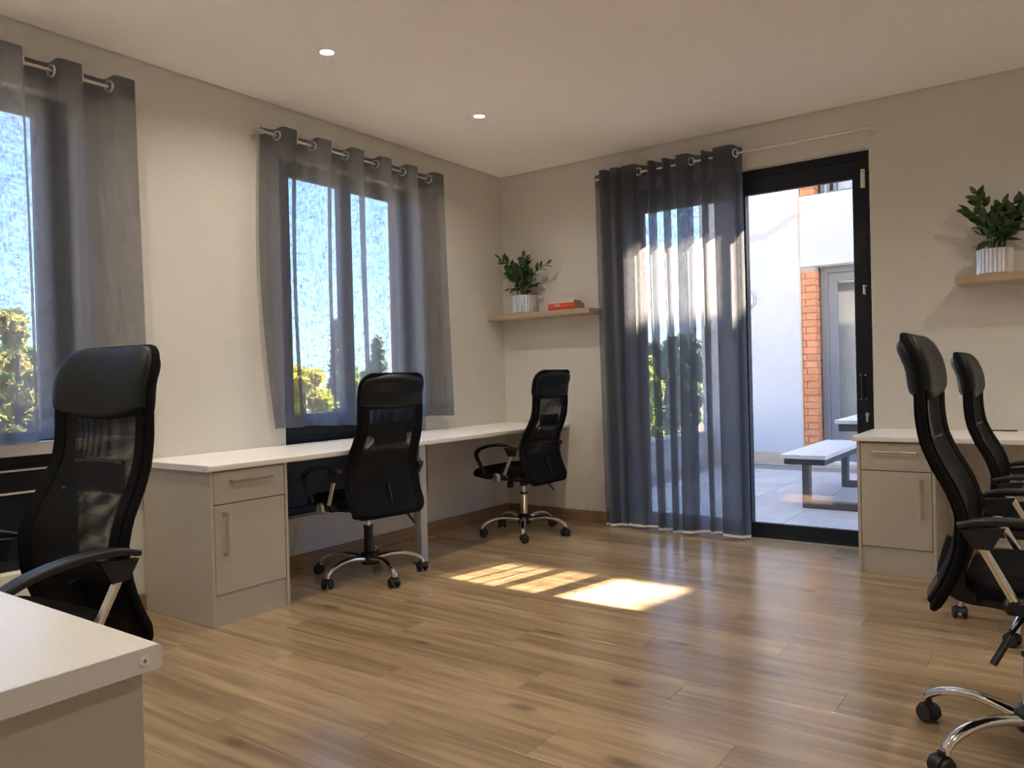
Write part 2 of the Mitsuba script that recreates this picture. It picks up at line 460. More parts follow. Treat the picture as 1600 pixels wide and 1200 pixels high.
# ------------------------------------------------------------------ windows
def window(n, y0, y1, text, ledge):
    key = f'window_{n}'
    struct(key, None or cat(bx(-0.14, -0.08, y0, y0 + 0.05, WZ[0], WZ[1], 0.003), bx(-0.14, -0.08, y1 - 0.05, y1, WZ[0], WZ[1], 0.003),
                            bx(-0.14, -0.08, y0, y1, WZ[1] - 0.045, WZ[1], 0.003), bx(-0.14, -0.08, y0, y1, WZ[0], WZ[0] + 0.045, 0.003)), 'm_frame', text)
    ym = -1.602 + (y0 - W2[0])
    zt, zb = WZ[1] - 0.045, 0.86
    for i, (a, b, xx) in enumerate(((y0 + 0.05, ym + 0.048, -0.10), (ym - 0.048, y1 - 0.05, -0.12))):
        s = cat(bx(xx - 0.016, xx + 0.016, a, a + (0.085 if i == 0 else 0.096), zb, zt, 0.002), bx(xx - 0.016, xx + 0.016, b - (0.096 if i == 0 else 0.09), b, zb, zt, 0.002),
                bx(xx - 0.016, xx + 0.016, a, b, zt - 0.045, zt, 0.002), bx(xx - 0.016, xx + 0.016, a, b, zb, zb + 0.05, 0.002))
        sk = struct(f'{key}__sash', s, 'm_frame')
        q = grid(np.array([[[xx, a + 0.02, zb + 0.02], [xx, b - 0.02, zb + 0.02]], [[xx, a + 0.02, zt - 0.02], [xx, b - 0.02, zt - 0.02]]]))
        put(sk + '__pane', q, 'm_glass')
    struct(f'{key}__transom', bx(-0.14, -0.078, y0 + 0.05, y1 - 0.05, 0.775, 0.86, 0.003), 'm_frame')
    struct(f'{key}__lower_panel', bx(-0.125, -0.105, y0 + 0.05, y1 - 0.05, WZ[0] + 0.045, 0.775), 'm_frame_panel')
    if ledge:
        k = struct(f'{key}__window_board', bx(-0.078, 0.012, y0 + 0.002, y1 - 0.002, 0.812, 0.868, 0.004), 'm_wall', 'pale board across the window above the dark panel')
        for z in (0.742, 0.641):
            struct(f'{key}__glazing_bead', bx(-0.105, -0.085, y0 + 0.05, y1 - 0.05, z - 0.004, z + 0.004), 'm_white_plastic', 'thin light bead across the dark lower panel')


window(1, *W1, 'dark framed window at the left with a dark lower panel', True)
window(2, *W2, 'dark framed window behind the middle desk with a dark lower panel', False)

# bricks of the outer jambs seen through the panes, and of the far jamb edges
BRICK_J = mikit.ply(bx(-0.066, 0.066, -0.055, 0.006, 0.0, 0.075, 0.003), 'm_brick')
BRICK_J2 = mikit.ply(bx(-0.066, -0.003, -0.055, 0.006, 0.0, 0.075, 0.003), 'm_brick')
BRICK_J3 = mikit.ply(bx(0.003, 0.066, -0.055, 0.006, 0.0, 0.075, 0.003), 'm_brick')
for y1 in (W1[1], W2[1]):
    for c in range(25):
        z = WZ[0] + 0.02 + c * 0.085
        if z + 0.075 > WZ[1]: break
        for d in ((BRICK_J,) if c % 2 else (BRICK_J2, BRICK_J3)):
            put_dict('exterior_wall__brick', d, T().translate([-0.211, y1 - JAMB, z]).rotate([0, 0, 1], 180))

# ------------------------------------------------------------------ the sliding door
dy0, dy1 = 0.05, 0.14
struct('door_1', cat(bx(DX[0], DX[0] + 0.045, dy0, dy1, 0.0, DZ, 0.003), bx(DX[1] - 0.03, DX[1], dy0, dy1, 0.0, DZ, 0.003),
                     bx(DX[0], DX[1], dy0, dy1, DZ - 0.05, DZ, 0.003), bx(DX[0], DX[1], dy0, dy1, -0.02, 0.022, 0.003)), 'm_frame', 'black aluminium sliding glass door to the terrace')


def door_leaf(x0, x1, yy, wl, wr):
    z0, z1 = 0.022, DZ - 0.05
    k = struct('door_1__leaf', cat(bx(x0, x0 + wl, yy - 0.02, yy + 0.02, z0, z1, 0.003), bx(x1 - wr, x1, yy - 0.02, yy + 0.02, z0, z1, 0.003),
                                   bx(x0, x1, yy - 0.02, yy + 0.02, z1 - 0.11, z1, 0.003), bx(x0, x1, yy - 0.02, yy + 0.02, z0, z0 + 0.07, 0.003)), 'm_frame')
    put(k + '__pane', grid(np.array([[[x0 + 0.02, yy, z0 + 0.03], [x1 - 0.02, yy, z0 + 0.03]], [[x0 + 0.02, yy, z1 - 0.03], [x1 - 0.02, yy, z1 - 0.03]]])), 'm_glass')
    return k


lf = door_leaf(1.915, 2.742, 0.075, 0.072, 0.082)
door_leaf(1.12, 1.985, 0.117, 0.098, 0.075)
hk = put(lf + '__handle', cat(cyl((2.70, 0.030, 0.93), (2.70, 0.030, 1.055), 0.008, 10), cyl((2.70, 0.055, 0.94), (2.70, 0.030, 0.94), 0.006, 8), cyl((2.70, 0.055, 1.045), (2.70, 0.030, 1.045), 0.006, 8)), 'm_black_plastic', 40)
label(hk, 'black pull handle')
for z in (0.915, 1.065):
    for s in (-0.014, 0.014):
        put(lf + '__screw', cyl((2.70 + s, 0.055, z), (2.70 + s, 0.052, z), 0.004, 8), 'm_steel')
kk = put(lf + '__key_lock', cat(cyl((2.722, 0.055, 0.82), (2.722, 0.044, 0.82), 0.012, 14), bx(2.715, 2.729, 0.038, 0.046, 0.775, 0.835, 0.003)), 'm_steel', 40); label(kk, 'steel key cylinder with a key')
kk = put(lf + '__latch', cat(bx(2.71, 2.726, 0.044, 0.055, 1.56, 1.62, 0.003), cyl((2.718, 0.05, 1.605), (2.735, 0.038, 1.612), 0.006, 8)), 'm_steel', 40); label(kk, 'small steel latch')
k = put('door_sensor', bx(2.711, 2.737, 0.034, 0.055, 2.212, 2.328, 0.004), 'm_white_plastic')
label(k, 'small white alarm contact at the top of the black door frame', 'sensor')
put('door_sensor__screw', cyl((2.724, 0.034, 2.312), (2.724, 0.0325, 2.312), 0.004, 8), 'm_dark_steel')


# ------------------------------------------------------------------ curtains and rods
def curtain(name, path, z_top, z_bot, wall, text, eyelets, flare=None, hem=0.10, head=0.10, edge_band=False, seed=0, eye_z=None):
    """path: (n, 2) of (along the wall, distance from it) at the header; wall: function (a, d, z) -> point"""
    key = name
    P = np.asarray(path, float)
    seg = np.r_[0, np.cumsum(np.linalg.norm(np.diff(P, axis=0), axis=1))]
    n = len(P)
    r = np.random.default_rng(seed)
    ph = r.uniform(0, 6.28, 6)
    a0, a1 = P[:, 0].min(), P[:, 0].max()
    mid = P[:, 1].mean()

    def surf(zs):
        out = np.zeros((len(zs), n, 3)); uv = np.zeros((len(zs), n, 2))
        for i, z in enumerate(zs):
            t = (z_top - z) / (z_top - z_bot)
            a = P[:, 0].copy(); d = P[:, 1].copy()
            w = (a - a0) / (a1 - a0)
            a += t * 0.012 * np.sin(seg * 5.1 + ph[0] + 1.5 * t) + t * t * 0.008 * np.sin(seg * 11 + ph[1])
            d = mid + (d - mid) * (1 - 0.18 * t + 0.10 * t * np.sin(seg * 2.3 + ph[2])) + 0.006 * t * np.sin(seg * 7 + ph[3] + 3 * t)
            if flare is not None: a += flare(w, t)
            zz = z + (0.010 * np.sin(seg * 4 + ph[4]) * (t > 0.98)) + (0.006 * np.sin(P[:, 1] * 60) if t < 0.06 else 0)
            for j in range(n): out[i, j] = wall(a[j], d[j], zz[j] if np.ndim(zz) else zz)
            uv[i, :, 0] = seg; uv[i, :, 1] = z
        return out, uv.reshape(-1, 2)

    for part, zz, m in (('header_band', np.linspace(z_top, z_top - head, 6), 'm_header'), ('panel', np.linspace(z_top - head, z_bot + hem, 34), 'm_sheer'), ('hem', np.linspace(z_bot + hem, z_bot, 5), 'm_hem')):
        S, uv = surf(zz)
        put(f'{key}__{part}', grid(S), m, True, uv=uv)
    if edge_band:
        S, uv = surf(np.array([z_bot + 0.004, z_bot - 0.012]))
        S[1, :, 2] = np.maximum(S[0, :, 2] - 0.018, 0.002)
        k = put(f'{key}__white_band', grid(S), 'm_white_band', True); label(k, 'white band showing under the hem')  # plain white band following the bottom edge of the curtain
    ez = eye_z if eye_z is not None else z_top - 0.04
    for a in eyelets:
        # direction of the cloth at the crossing
        j = int(np.argmin(np.abs(P[:, 0] - a) + 3 * np.abs(P[:, 1] - mid)))
        j = min(max(j, 1), n - 2)
        tv = np.array(wall(*P[j + 1], 0)) - np.array(wall(*P[j - 1], 0))
        nv = np.cross(tv, [0, 0, 1.0])
        k = put(f'{key}__eyelet', torus(wall(P[j, 0], P[j, 1], ez), nv, 0.0245, 0.0065), 'm_chrome', True)
    label(key, text, 'curtain')
    return key


def rod(name, p0, p1, r, text, ends, wall_dir):
    k = num(name)
    scene[k + '__pole'] = mikit.ply(cyl(p0, p1, r, 14), 'm_steel', 40)
    for e in ends:
        e = np.array(e, float); w = e + np.array(wall_dir)
        put(k + '__bracket', cat(cyl(e, w, 0.006, 10), cyl(w - 0.006 * np.array(wall_dir) / np.linalg.norm(wall_dir), w, 0.020, 18), torus(e, np.array(p1) - np.array(p0), r + 0.003, 0.004, 14, 6)), 'm_steel', 40)
    for e, o in ((p0, p1), (p1, p0)):
        e = np.array(e, float); dv = (e - np.array(o)); dv /= np.linalg.norm(dv)
        put(k + '__end_cap', cyl(e - dv * 0.004, e + dv * 0.022, r + 0.003, 14), 'm_steel', 40)
    label(k, text, 'curtain rod')


RD = 0.095
wl = lambda a, d, z: np.array([d, a, z])
wd = lambda a, d, z: np.array([a, -d, z])


def wave(a0, a1, periods, amp, mid, lean=0.0, phase=0.0, n=240, seed=1, jit=0.10):
    t = np.linspace(0, 1, n)
    r = np.random.default_rng(seed); p1, p2 = r.uniform(0, 6.28, 2)
    th = 2 * PI * periods * (t + jit * 0.12 * np.sin(2 * PI * t * 1.5 + p1)) + phase
    s = np.sin(th); s = s * (1.35 - 0.35 * s * s)
    a = a0 + (a1 - a0) * t + lean * np.sin(2 * th)
    d = mid + amp * s * (1 + 0.12 * np.sin(2 * PI * t * 2 + p2))
    return np.stack([a, d], 1), [a0 + (a1 - a0) * ti for ti in np.linspace(0, 1, n)[np.nonzero(np.diff(np.sign(s)) != 0)[0]]]


rod('curtain_rod', (RD, -4.75, 2.512), (RD, -3.11, 2.512), 0.0085, 'steel curtain rod over the leftmost window', [(RD, -4.72, 2.512), (RD, -3.13, 2.512)], (-RD, 0, 0))
rod('curtain_rod', (RD, -2.385, 2.512), (RD, -0.86, 2.506), 0.0085, 'steel curtain rod over the middle window above the desk', [(RD, -2.37, 2.512), (RD, -0.875, 2.506)], (-RD, 0, 0))
rod('curtain_rod', (0.92, -RD, 2.532), (2.80, -RD, 2.532), 0.0085, 'long steel curtain rod above the sliding door', [(0.935, -RD, 2.532), (2.79, -RD, 2.532)], (0, RD, 0))
P2, E2 = wave(-2.337, -0.885, 5.68, 0.052, RD, -0.013, -1.7, seed=3, jit=0.03)
curtain('window_curtain', P2, 2.552, 0.838, wl, 'grey sheer eyelet curtain over the middle window above the desk', E2, lambda w, t: np.where(w < 0.5, -(0.5 - w) * (0.09 * np.sin(PI * t) - 0.03 * t), (w - 0.5) * 0.12 * t), seed=3, eye_z=2.509)
P1, E1 = wave(-4.68, -3.131, 6.1, 0.052, RD, -0.013, 1.56, seed=5, jit=0.03)
curtain('window_curtain_001', P1, 2.557, 0.872, wl, 'grey sheer eyelet curtain over the leftmost window, behind the big chair', E1, lambda w, t: (w - 0.5) * 0.08 * t, seed=5, eye_z=2.512)
# door curtain, pushed together: own pleats
ctl = [(0.925, 0.085), (0.95, 0.065)]
for L_, R_ in ((0.985, 1.035), (1.075, 1.135), (1.165, 1.275), (1.368, 1.402), (1.478, 1.506), (1.580, 1.668), (1.760, 1.778), (1.845, 1.968)):
    q_ = min(0.012, 0.3 * (R_ - L_))
    ctl += [(R_ - 2 * q_, 0.055), (R_, 0.068), (R_ - q_, 0.085), (L_ + q_, 0.112), (L_, 0.130), (L_ + q_, 0.146), (R_ - q_, 0.150), (R_ + 0.018, 0.105)]
ctl += [(2.0, 0.075), (2.014, 0.062)]
P3 = curve(ctl, 420)
E3 = [1.01 - 0.02, 1.285, 1.565, 1.655, 1.93]
curtain('door_curtain', P3, 2.580, 0.030, wd, 'floor-length grey sheer curtain pushed to the left half of the sliding door', [1.0, 1.28, 1.57, 1.68, 1.975], lambda w, t: 0.02 * (w - 0.3) * 0 + 0.03 * t * (1 - w) * 0.6, hem=0.10, edge_band=True, seed=9, eye_z=2.532)


# ------------------------------------------------------------------ desks
def end_screws(key, pts, ax):
    for q in pts:
        q = np.array(q, float); a = np.array(ax, float)
        k_ = put(key + '__screw_cap', cyl(q, q + a * 0.0025, 0.0065, 14), 'm_white_plastic', 40); label(k_, 'small round screw cap')
        t1 = np.cross(a, [0, 0, 1.0]) * 0.0035; t2 = np.array([0, 0, 0.0035])
        for t in (t1, t2): put(k_ + '__slot', sweep([q + a * 0.0026 - t, q + a * 0.0026 + t], rrect(0.0014, 0.0008, 0.0003, 1), a), 'm_dark_steel')


def bullnose(depth, th, r):
    """profile of a postformed worktop, front edge rounded, in (depth, z)"""
    pts = [(0, -th), (depth - r, -th)]
    for i in range(7):
        a = -PI / 2 + PI / 2 * i / 6; pts.append((depth - r + r * math.cos(a), -th + r + r * math.sin(a)))
    for i in range(7):
        a = PI / 2 * i / 6; pts.append((depth - r + r * math.cos(a), -r + r * math.sin(a)))
    pts.append((0, 0))
    return Polygon(pts)


TOPZ, TT, DD = 0.74, 0.029, 0.603
# desk along the window wall
y_end = -3.088
m = trimesh.creation.extrude_polygon(bullnose(DD, TT, 0.007), -y_end - 0.003, engine='earcut')
v = m.vertices; m = trimesh.Trimesh(np.stack([v[:, 0] + 0.002, -v[:, 2] - 0.002, v[:, 1] + TOPZ], 1), m.faces, process=False)
k = put('desk_worktop', m, 'm_white_top', 30); label(k, 'long white worktop along the window wall, running to the corner', 'desk', 'white worktops')
labels[k].pop('group')
put(k + '__end_cap', bx(0.004, DD - 0.002, y_end - 0.0025, y_end + 0.001, TOPZ - TT, TOPZ - 0.0008, 0.001), 'm_end_cap')
end_screws(k, [(DD - 0.022, y_end - 0.0025, TOPZ - 0.014), (DD - 0.30, y_end - 0.0025, TOPZ - 0.014)], (0, -1, 0))
lg = put(k + '__leg', bx(0.518, 0.582, -1.68, -1.622, 0.004, TOPZ - TT, 0.003), 'm_grey_leg'); label(lg, 'square grey steel leg')
put(k + '__leg__foot_plate', bx(0.512, 0.588, -1.686, -1.616, 0.0, 0.004), 'm_black_plastic')
# desk along the door wall
x0r = 2.772
m = trimesh.creation.extrude_polygon(bullnose(DD, TT, 0.007), RX - x0r - 0.3, engine='earcut')
v = m.vertices; m = trimesh.Trimesh(np.stack([v[:, 2] + x0r, -v[:, 0] - 0.002, v[:, 1] + TOPZ], 1), m.faces[:, ::-1], process=False)
k = put('desk_worktop', m, 'm_white_top', 30); label(k, 'white worktop along the door wall, right of the sliding door', 'desk')
put(k + '__end_cap', bx(x0r - 0.0025, x0r + 0.001, -DD + 0.002, -0.004, TOPZ - TT, TOPZ - 0.0008, 0.001), 'm_end_cap')
lg = put(k + '__leg', bx(4.60, 4.66, -0.58, -0.52, 0.004, TOPZ - TT, 0.003), 'm_grey_leg')
# near desk at the lower left
xe, yf = 2.685, -4.508
m = trimesh.creation.extrude_polygon(bullnose(DD, 0.034, 0.008), 2.0, engine='earcut')
v = m.vertices; m = trimesh.Trimesh(np.stack([xe - 0.003 - v[:, 2], yf - DD + v[:, 0], v[:, 1] + TOPZ], 1), m.faces[:, ::-1], process=False)
k = put('desk_worktop', m, 'm_white_top', 30); label(k, 'near white worktop in the lower left corner, in front of the big chair', 'desk')
pc = trimesh.creation.extrude_polygon(bullnose(DD - 0.001, 0.034, 0.008), 0.003, engine='earcut')
v = pc.vertices; pc = trimesh.Trimesh(np.stack([xe - v[:, 2], yf - DD + v[:, 0], v[:, 1] + TOPZ - 0.0004], 1), pc.faces[:, ::-1], process=False)
put(k + '__end_cap', pc, 'm_end_cap', 30)
end_screws(k, [(xe, yf - 0.028, TOPZ - 0.018), (xe, yf - 0.45, TOPZ - 0.018)], (1, 0, 0))


def handle(p0, p1, out, r=0.006):
    """a bow handle: flat bar held by two feet"""
    p0, p1, out = (np.array(a, float) for a in (p0, p1, out))
    ax = (p1 - p0) / np.linalg.norm(p1 - p0)
    feet = cat(sweep([p0, p0 + out * 0.028], rrect(0.012, 0.012, 0.002, 2), ax), sweep([p1, p1 + out * 0.028], rrect(0.012, 0.012, 0.002, 2), ax))
    bar = sweep([p0 + out * 0.028 - ax * 0.006, p1 + out * 0.028 + ax * 0.006], rrect(0.012, 0.008, 0.002, 2), out)
    return cat(feet, bar)


def pedestal(tw, w, d, h, text, hinge=1, far=False):
    """a cabinet with a drawer over a door: local x along the front, y out of the front (0 = front plane), z up"""
    k = num('pedestal_cabinet')
    pt = 0.016

    def add(part, mesh, bsdf='m_cabinet', smooth=False):
        mm = mesh.copy(); mm.apply_transform(tw)
        return put(f'{k}__{part}', mm, bsdf, smooth)
    add('side_panel', bx(0, pt, -d, 0.0, 0, h, 0.001)); add('side_panel', bx(w - pt, w, -d, 0.0, 0, h, 0.001))
    add('back_panel', bx(pt, w - pt, -d, -d + 0.01, 0.0, h)); add('inner_shelf', bx(pt, w - pt, -d + 0.01, -0.03, 0.135, 0.15)); add('top_rail', bx(pt, w - pt, -0.10, -0.022, h - 0.02, h))
    add('plinth', bx(pt, w - pt, -0.03, -0.012, 0.0, 0.142))
    g = 0.003
    dk = add('drawer', bx(pt + g, w - pt - g, -0.018, -0.002, 0.5565, h - 0.008, 0.0012))
    add('drawer__drawer_box', bx(pt + 0.03, w - pt - 0.03, -d + 0.05, -0.02, 0.58, h - 0.04))
    hb = add('drawer__handle', handle((0.5 * w - 0.105, -0.002, 0.655), (0.5 * w + 0.105, -0.002, 0.655), (0, 1, 0)), 'm_bronze_handle'); label(hb, 'slim metal bow handle')
    ok = add('door', bx(pt + g, w - pt - g, -0.018, -0.002, 0.145, 0.5525, 0.0012))
    hx = 0.066 if hinge > 0 else w - 0.066
    hb = add('door__handle', handle((hx, -0.002, 0.325), (hx, -0.002, 0.512), (0, 1, 0)), 'm_bronze_handle'); label(hb, 'slim metal bow handle')
    label(k, text, 'cabinet')
    return k


def frame(o, ex, ey):
    M = np.eye(4); M[:3, 0] = ex; M[:3, 1] = ey; M[:3, 2] = (0, 0, 1); M[:3, 3] = o
    return M


HC = TOPZ - TT
pedestal(frame((0.582, -3.068, 0), (0, 1, 0), (1, 0, 0)), 0.425, 0.565, HC, 'greige pedestal cabinet under the left end of the window worktop')
# right cabinet front faces -y: local x along -x keeps the frame right-handed
pedestal(frame((3.165, -0.582, 0), (-1, 0, 0), (0, -1, 0)), 0.378, 0.565, HC, 'greige pedestal cabinet under the right worktop beside the sliding door', hinge=1)
pedestal(frame((2.662, -4.526, 0), (-1, 0, 0), (0, 1, 0)), 0.425, 0.560, TOPZ - 0.034, 'greige pedestal cabinet under the near worktop at lower left', hinge=-1)

# ------------------------------------------------------------------ office chairs
PROF = [(0.385, -0.240), (0.43, -0.215), (0.48, -0.191), (0.56, -0.167), (0.63, -0.162), (0.70, -0.181), (0.78, -0.222), (0.85, -0.249), (0.92, -0.258), (1.0, -0.260), (1.05, -0.266), (1.09, -0.280), (1.12, -0.296), (1.135, -0.308)]
ZB, ZT = 0.385, 1.135
_pz = np.array([q[0] for q in PROF]); _px = np.array([q[1] for q in PROF])
from scipy.interpolate import PchipInterpolator
prof_x = PchipInterpolator(_pz, _px)
_w = PchipInterpolator([0.385, 0.42, 0.52, 0.62, 0.75, 0.88, 0.98, 1.135], [0.226, 0.230, 0.232, 0.226, 0.212, 0.200, 0.199, 0.198])


def half_w(z):
    w = float(_w(z))
    rt, rb = 0.060, 0.055
    if z > ZT - rt: w -= rt * (1 - math.sqrt(max(0.0, 1 - ((z - ZT + rt) / rt) ** 2)))
    if z < ZB + rb: w -= rb * (1 - math.sqrt(max(0.0, 1 - ((ZB + rb - z) / rb) ** 2)))
    return w


def back_pt(u, z, off=0.0):
    """a point of the backrest's middle surface, moved by off along its normal (towards the sitter)"""
    e = 1e-3
    zc = min(max(z, ZB), ZT)
    x = float(prof_x(zc)) + 0.018 * u * u
    dz = float(prof_x(min(zc + e, ZT)) - prof_x(max(zc - e, ZB))) / (min(zc + e, ZT) - max(zc - e, ZB))
    n = np.array([1.0, 0, -dz]); n /= np.linalg.norm(n)
    return np.array([x, u * half_w(zc), zc]) + off * n


def rows(z0, z1, n):
    t = np.linspace(0, 1, n)
    return z0 + (z1 - z0) * (0.5 - 0.5 * np.cos(PI * t)) if True else None


def back_sheet(z0, z1, off, n=40, m=17, bulge=0.0):
    zs = rows(z0, z1, n); us = np.linspace(-1, 1, m)
    S = np.array([[back_pt(u * 0.985, z, off + bulge * (1 - u * u)) for u in us] for z in zs])
    arc = np.r_[0, np.cumsum(np.linalg.norm(np.diff(S[:, m // 2], axis=0), axis=1))]
    return grid(S), np.stack([S[..., 1], np.repeat(arc[:, None], m, 1)], -1).reshape(-1, 2)


def headrest_mesh():
    us = np.sin(np.linspace(-PI / 2, PI / 2, 27)); n = 22

    def side(front):
        out = []
        for j in range(n):
            row = []
            for u in us:
                zlow = (0.985 - 0.034 * (1 - u * u) ** 0.8) if front else (0.975 - 0.012 * (1 - u * u))
                t = 0.5 - 0.5 * math.cos(PI * j / (n - 1))
                z = zlow + (ZT - zlow) * t
                e = (1 - abs(u) ** 5) ** 0.5 * (1 - (2 * abs(t - 0.5)) ** 6) ** 0.5
                off = (0.014 + 0.024 * e) if front else -(0.014 + 0.020 * e)
                if t > 0.999: off *= 0.35
                p = back_pt(u * 1.03, z, off)
                row.append(p)
            out.append(row)
        return np.array(out)
    A, B = side(True), side(False)
    parts = [grid(A), grid(B[:, ::-1])]
    for L, R in ((A[:, 0], B[:, 0]), (B[:, -1], A[:, -1])):
        parts.append(grid(np.stack([L, R], 1)))
    parts.append(grid(np.stack([A[-1], B[-1]], 0)))
    parts.append(grid(np.stack([B[0], A[0]], 0)))
    m = cat(*parts); m.merge_vertices(digits_vertex=6)
    return m


def superellipsoid(cx, cy, cz, a, b, c, e1=0.3, e2=0.35, n=20, m=36):
    th = np.linspace(-PI / 2, PI / 2, n); ph = np.linspace(-PI, PI, m, endpoint=False)
    sp = lambda x, e: np.sign(x) * np.abs(x) ** e
    V = np.array([[(cx + a * sp(math.cos(t), e1) * sp(math.cos(q), e2), cy + b * sp(math.cos(t), e1) * sp(math.sin(q), e2), cz + c * sp(math.sin(t), e1)) for q in ph] for t in th])
    V = np.concatenate([V, V[:, :1]], 1)
    mm = grid(V); mm.merge_vertices(digits_vertex=6)
    return mm


def chair_parts():
    """list of (group, part name, ply dict, label); group 'base' turns with the foot cross, 'seat' with the sitter"""
    out = []

    def add(gr, name, mesh, bsdf, smooth=40, text=None, uv=None):
        out.append((gr, name, mikit.ply(mesh, bsdf, smooth, uv=uv), text))
    # --- backrest
    per = []
    for z in rows(ZB, ZT, 60): per.append(back_pt(-1, z, 0))
    for z in rows(ZT, ZB, 60)[0:]: per.append(back_pt(1, z, 0))
    per = np.array(per)
    keep = np.r_[True, np.linalg.norm(np.diff(per, axis=0), axis=1) > 1e-4]
    add('seat', 'back_frame', sweep(per[keep], rrect(0.030, 0.020, 0.008, 3), (1, 0, 0), closed=True), 'm_black_fabric', True)
    for nm, o, bu in (('mesh_front', 0.012, 0.004), ('mesh_rear', -0.014, -0.005)):
        g_, uv_ = back_sheet(ZB + 0.002, 1.00, o, bulge=bu)
        add('seat', nm, g_, 'm_mesh', True, None, uv_)
    for sd in (-1, 1):
        zs = rows(ZB + 0.004, 1.0, 30); us = np.linspace(0.80, 1.0, 5) * sd
        fr_ = np.array([[back_pt(u * 0.99, z, 0.016) for u in us] for z in zs]); bk_ = np.array([[back_pt(u * 0.99, z, -0.018) for u in us] for z in zs])
        pad_ = cat(grid(fr_), grid(bk_), grid(np.stack([fr_[:, 0], bk_[:, 0]], 1)), grid(np.stack([fr_[:, -1], bk_[:, -1]], 1)))
        add('seat', 'side_padding', pad_, 'm_black_fabric', 30)
    add('seat', 'headrest', headrest_mesh(), 'm_black_leather', 60, 'black leather-look headrest pad')
    low_, _ = back_sheet(ZB + 0.003, 0.575, -0.001)
    add('seat', 'lower_liner', low_, 'm_black_fabric', True)
    # cross bars of the frame inside the mesh, lumbar pad
    lum = sweep([back_pt(u, 0.80, -0.002) for u in np.linspace(-0.52, 0.52, 9)], rrect(0.008, 0.09, 0.003, 2), (0, 0, 1))
    add('seat', 'lumbar_pad', lum, 'm_black_plastic')
    bars = cat(*[sweep([back_pt(u, z, 0.0) for u in np.linspace(-0.97, 0.97, 13)], rrect(0.010, 0.022, 0.004, 2), (0, 0, 1)) for z in (0.58, 0.965)])
    add('seat', 'frame_bar', bars, 'm_black_plastic')
    sp = curve([(-0.02, 0, 0.392), (-0.10, 0, 0.390), (-0.165, 0, 0.395), (-0.196, 0, 0.425), (-0.188, 0, 0.48), (-0.170, 0, 0.54)], 16)
    add('seat', 'back_bracket', sweep(sp, rrect(0.075, 0.012, 0.004, 2), (1, 0, 0)), 'm_black_plastic')
    # --- seat
    cu = superellipsoid(0.080, 0, 0.455, 0.232, 0.245, 0.040, 0.55, 0.42)
    v = cu.vertices; fr = np.clip((v[:, 0] - 0.13) / 0.18, 0, 1); v[:, 2] -= 0.030 * fr ** 2; v[:, 2] -= 0.010 * np.exp(-((v[:, 0] - 0.0) ** 2 + v[:, 1] ** 2) / 0.02) * (v[:, 2] > 0.46)
    cu.vertices = v
    add('seat', 'seat', cu, 'm_black_fabric', True)
    sh = superellipsoid(0.075, 0, 0.418, 0.212, 0.225, 0.018, 0.4, 0.4, 10, 28)
    add('seat', 'seat_shell', sh, 'm_black_plastic', 50)
    add('seat', 'tilt_mechanism', cat(bx(-0.10, 0.12, -0.07, 0.07, 0.372, 0.405, 0.008), lathe([(0.0, 0.34), (0.024, 0.34), (0.028, 0.375), (0.0, 0.375)], 16)), 'm_black_plastic')
    add('seat', 'tension_knob', lathe([(0.0, 0.318), (0.018, 0.318), (0.024, 0.326), (0.024, 0.352), (0.016, 0.358), (0.014, 0.38)], 14, (0.115, 0.0, 0.0)), 'm_black_plastic')
    add('seat', 'lever', cat(sweep(curve([(0.0, -0.06, 0.388), (-0.01, -0.16, 0.382), (-0.035, -0.225, 0.355), (-0.055, -0.25, 0.322)], 14), circ(0.0045, 8)),
                             sweep([(-0.047, -0.242, 0.335), (-0.078, -0.272, 0.278)], rrect(0.018, 0.012, 0.004, 2))), 'm_black_plastic')
    # --- arms
    for s in (1, -1):
        ap = curve([(-0.150, 0.272 * s, 0.632), (-0.09, 0.279 * s, 0.647), (0.0, 0.284 * s, 0.650), (0.09, 0.286 * s, 0.638), (0.155, 0.287 * s, 0.618), (0.190, 0.286 * s, 0.592), (0.190, 0.284 * s, 0.562), (0.165, 0.275 * s, 0.502), (0.130, 0.260 * s, 0.440)], 40)
        arm = sweep(ap, rrect(0.040, 0.020, 0.008, 3), (0, 0, 1), scale=[0.75, 1.0, 1.08, 1.05, 1.0, 0.85, 0.72, 0.62])
        add('seat', 'armrest', arm, 'm_black_plastic', 50)
        mt = trimesh.convex.convex_hull(np.array([(-0.145, 0.268 * s, 0.622), (-0.045, 0.268 * s, 0.632), (-0.145, 0.288 * s, 0.622), (-0.045, 0.288 * s, 0.632), (-0.118, 0.262 * s, 0.575), (-0.075, 0.262 * s, 0.575), (-0.118, 0.286 * s, 0.575), (-0.075, 0.286 * s, 0.575)]))
        add('seat', 'arm_socket', mt, 'm_black_plastic')
        st = cat(sweep([(-0.100, 0.274 * s, 0.585), (-0.030, 0.266 * s, 0.448)], rrect(0.016, 0.022, 0.006, 3), (1, 0, 0)), sweep([(-0.094, 0.280 * s, 0.585), (-0.024, 0.272 * s, 0.448)], circ(0.005, 8), (1, 0, 0)))
        add('seat', 'arm_strut', st, 'm_chrome', 40, 'chrome strut of the armrest')
        add('seat', 'arm_mount', bx(-0.055, 0.165, 0.205 * s, 0.272 * s, 0.408, 0.452, 0.012), 'm_black_plastic')
    # chrome end cap on the sitter's left
    dm = lathe([(0.0, 0.024), (0.014, 0.023), (0.028, 0.017), (0.034, 0.008), (0.034, 0.0), (0.0, 0.0)], 24)
    Rm = trimesh.transformations.rotation_matrix(-PI / 2, (1, 0, 0)); dm.apply_transform(Rm); dm.apply_translation((0.03, 0.275, 0.425))
    add('seat', 'side_knob', dm, 'm_chrome', 30, 'round chrome cap on the side')
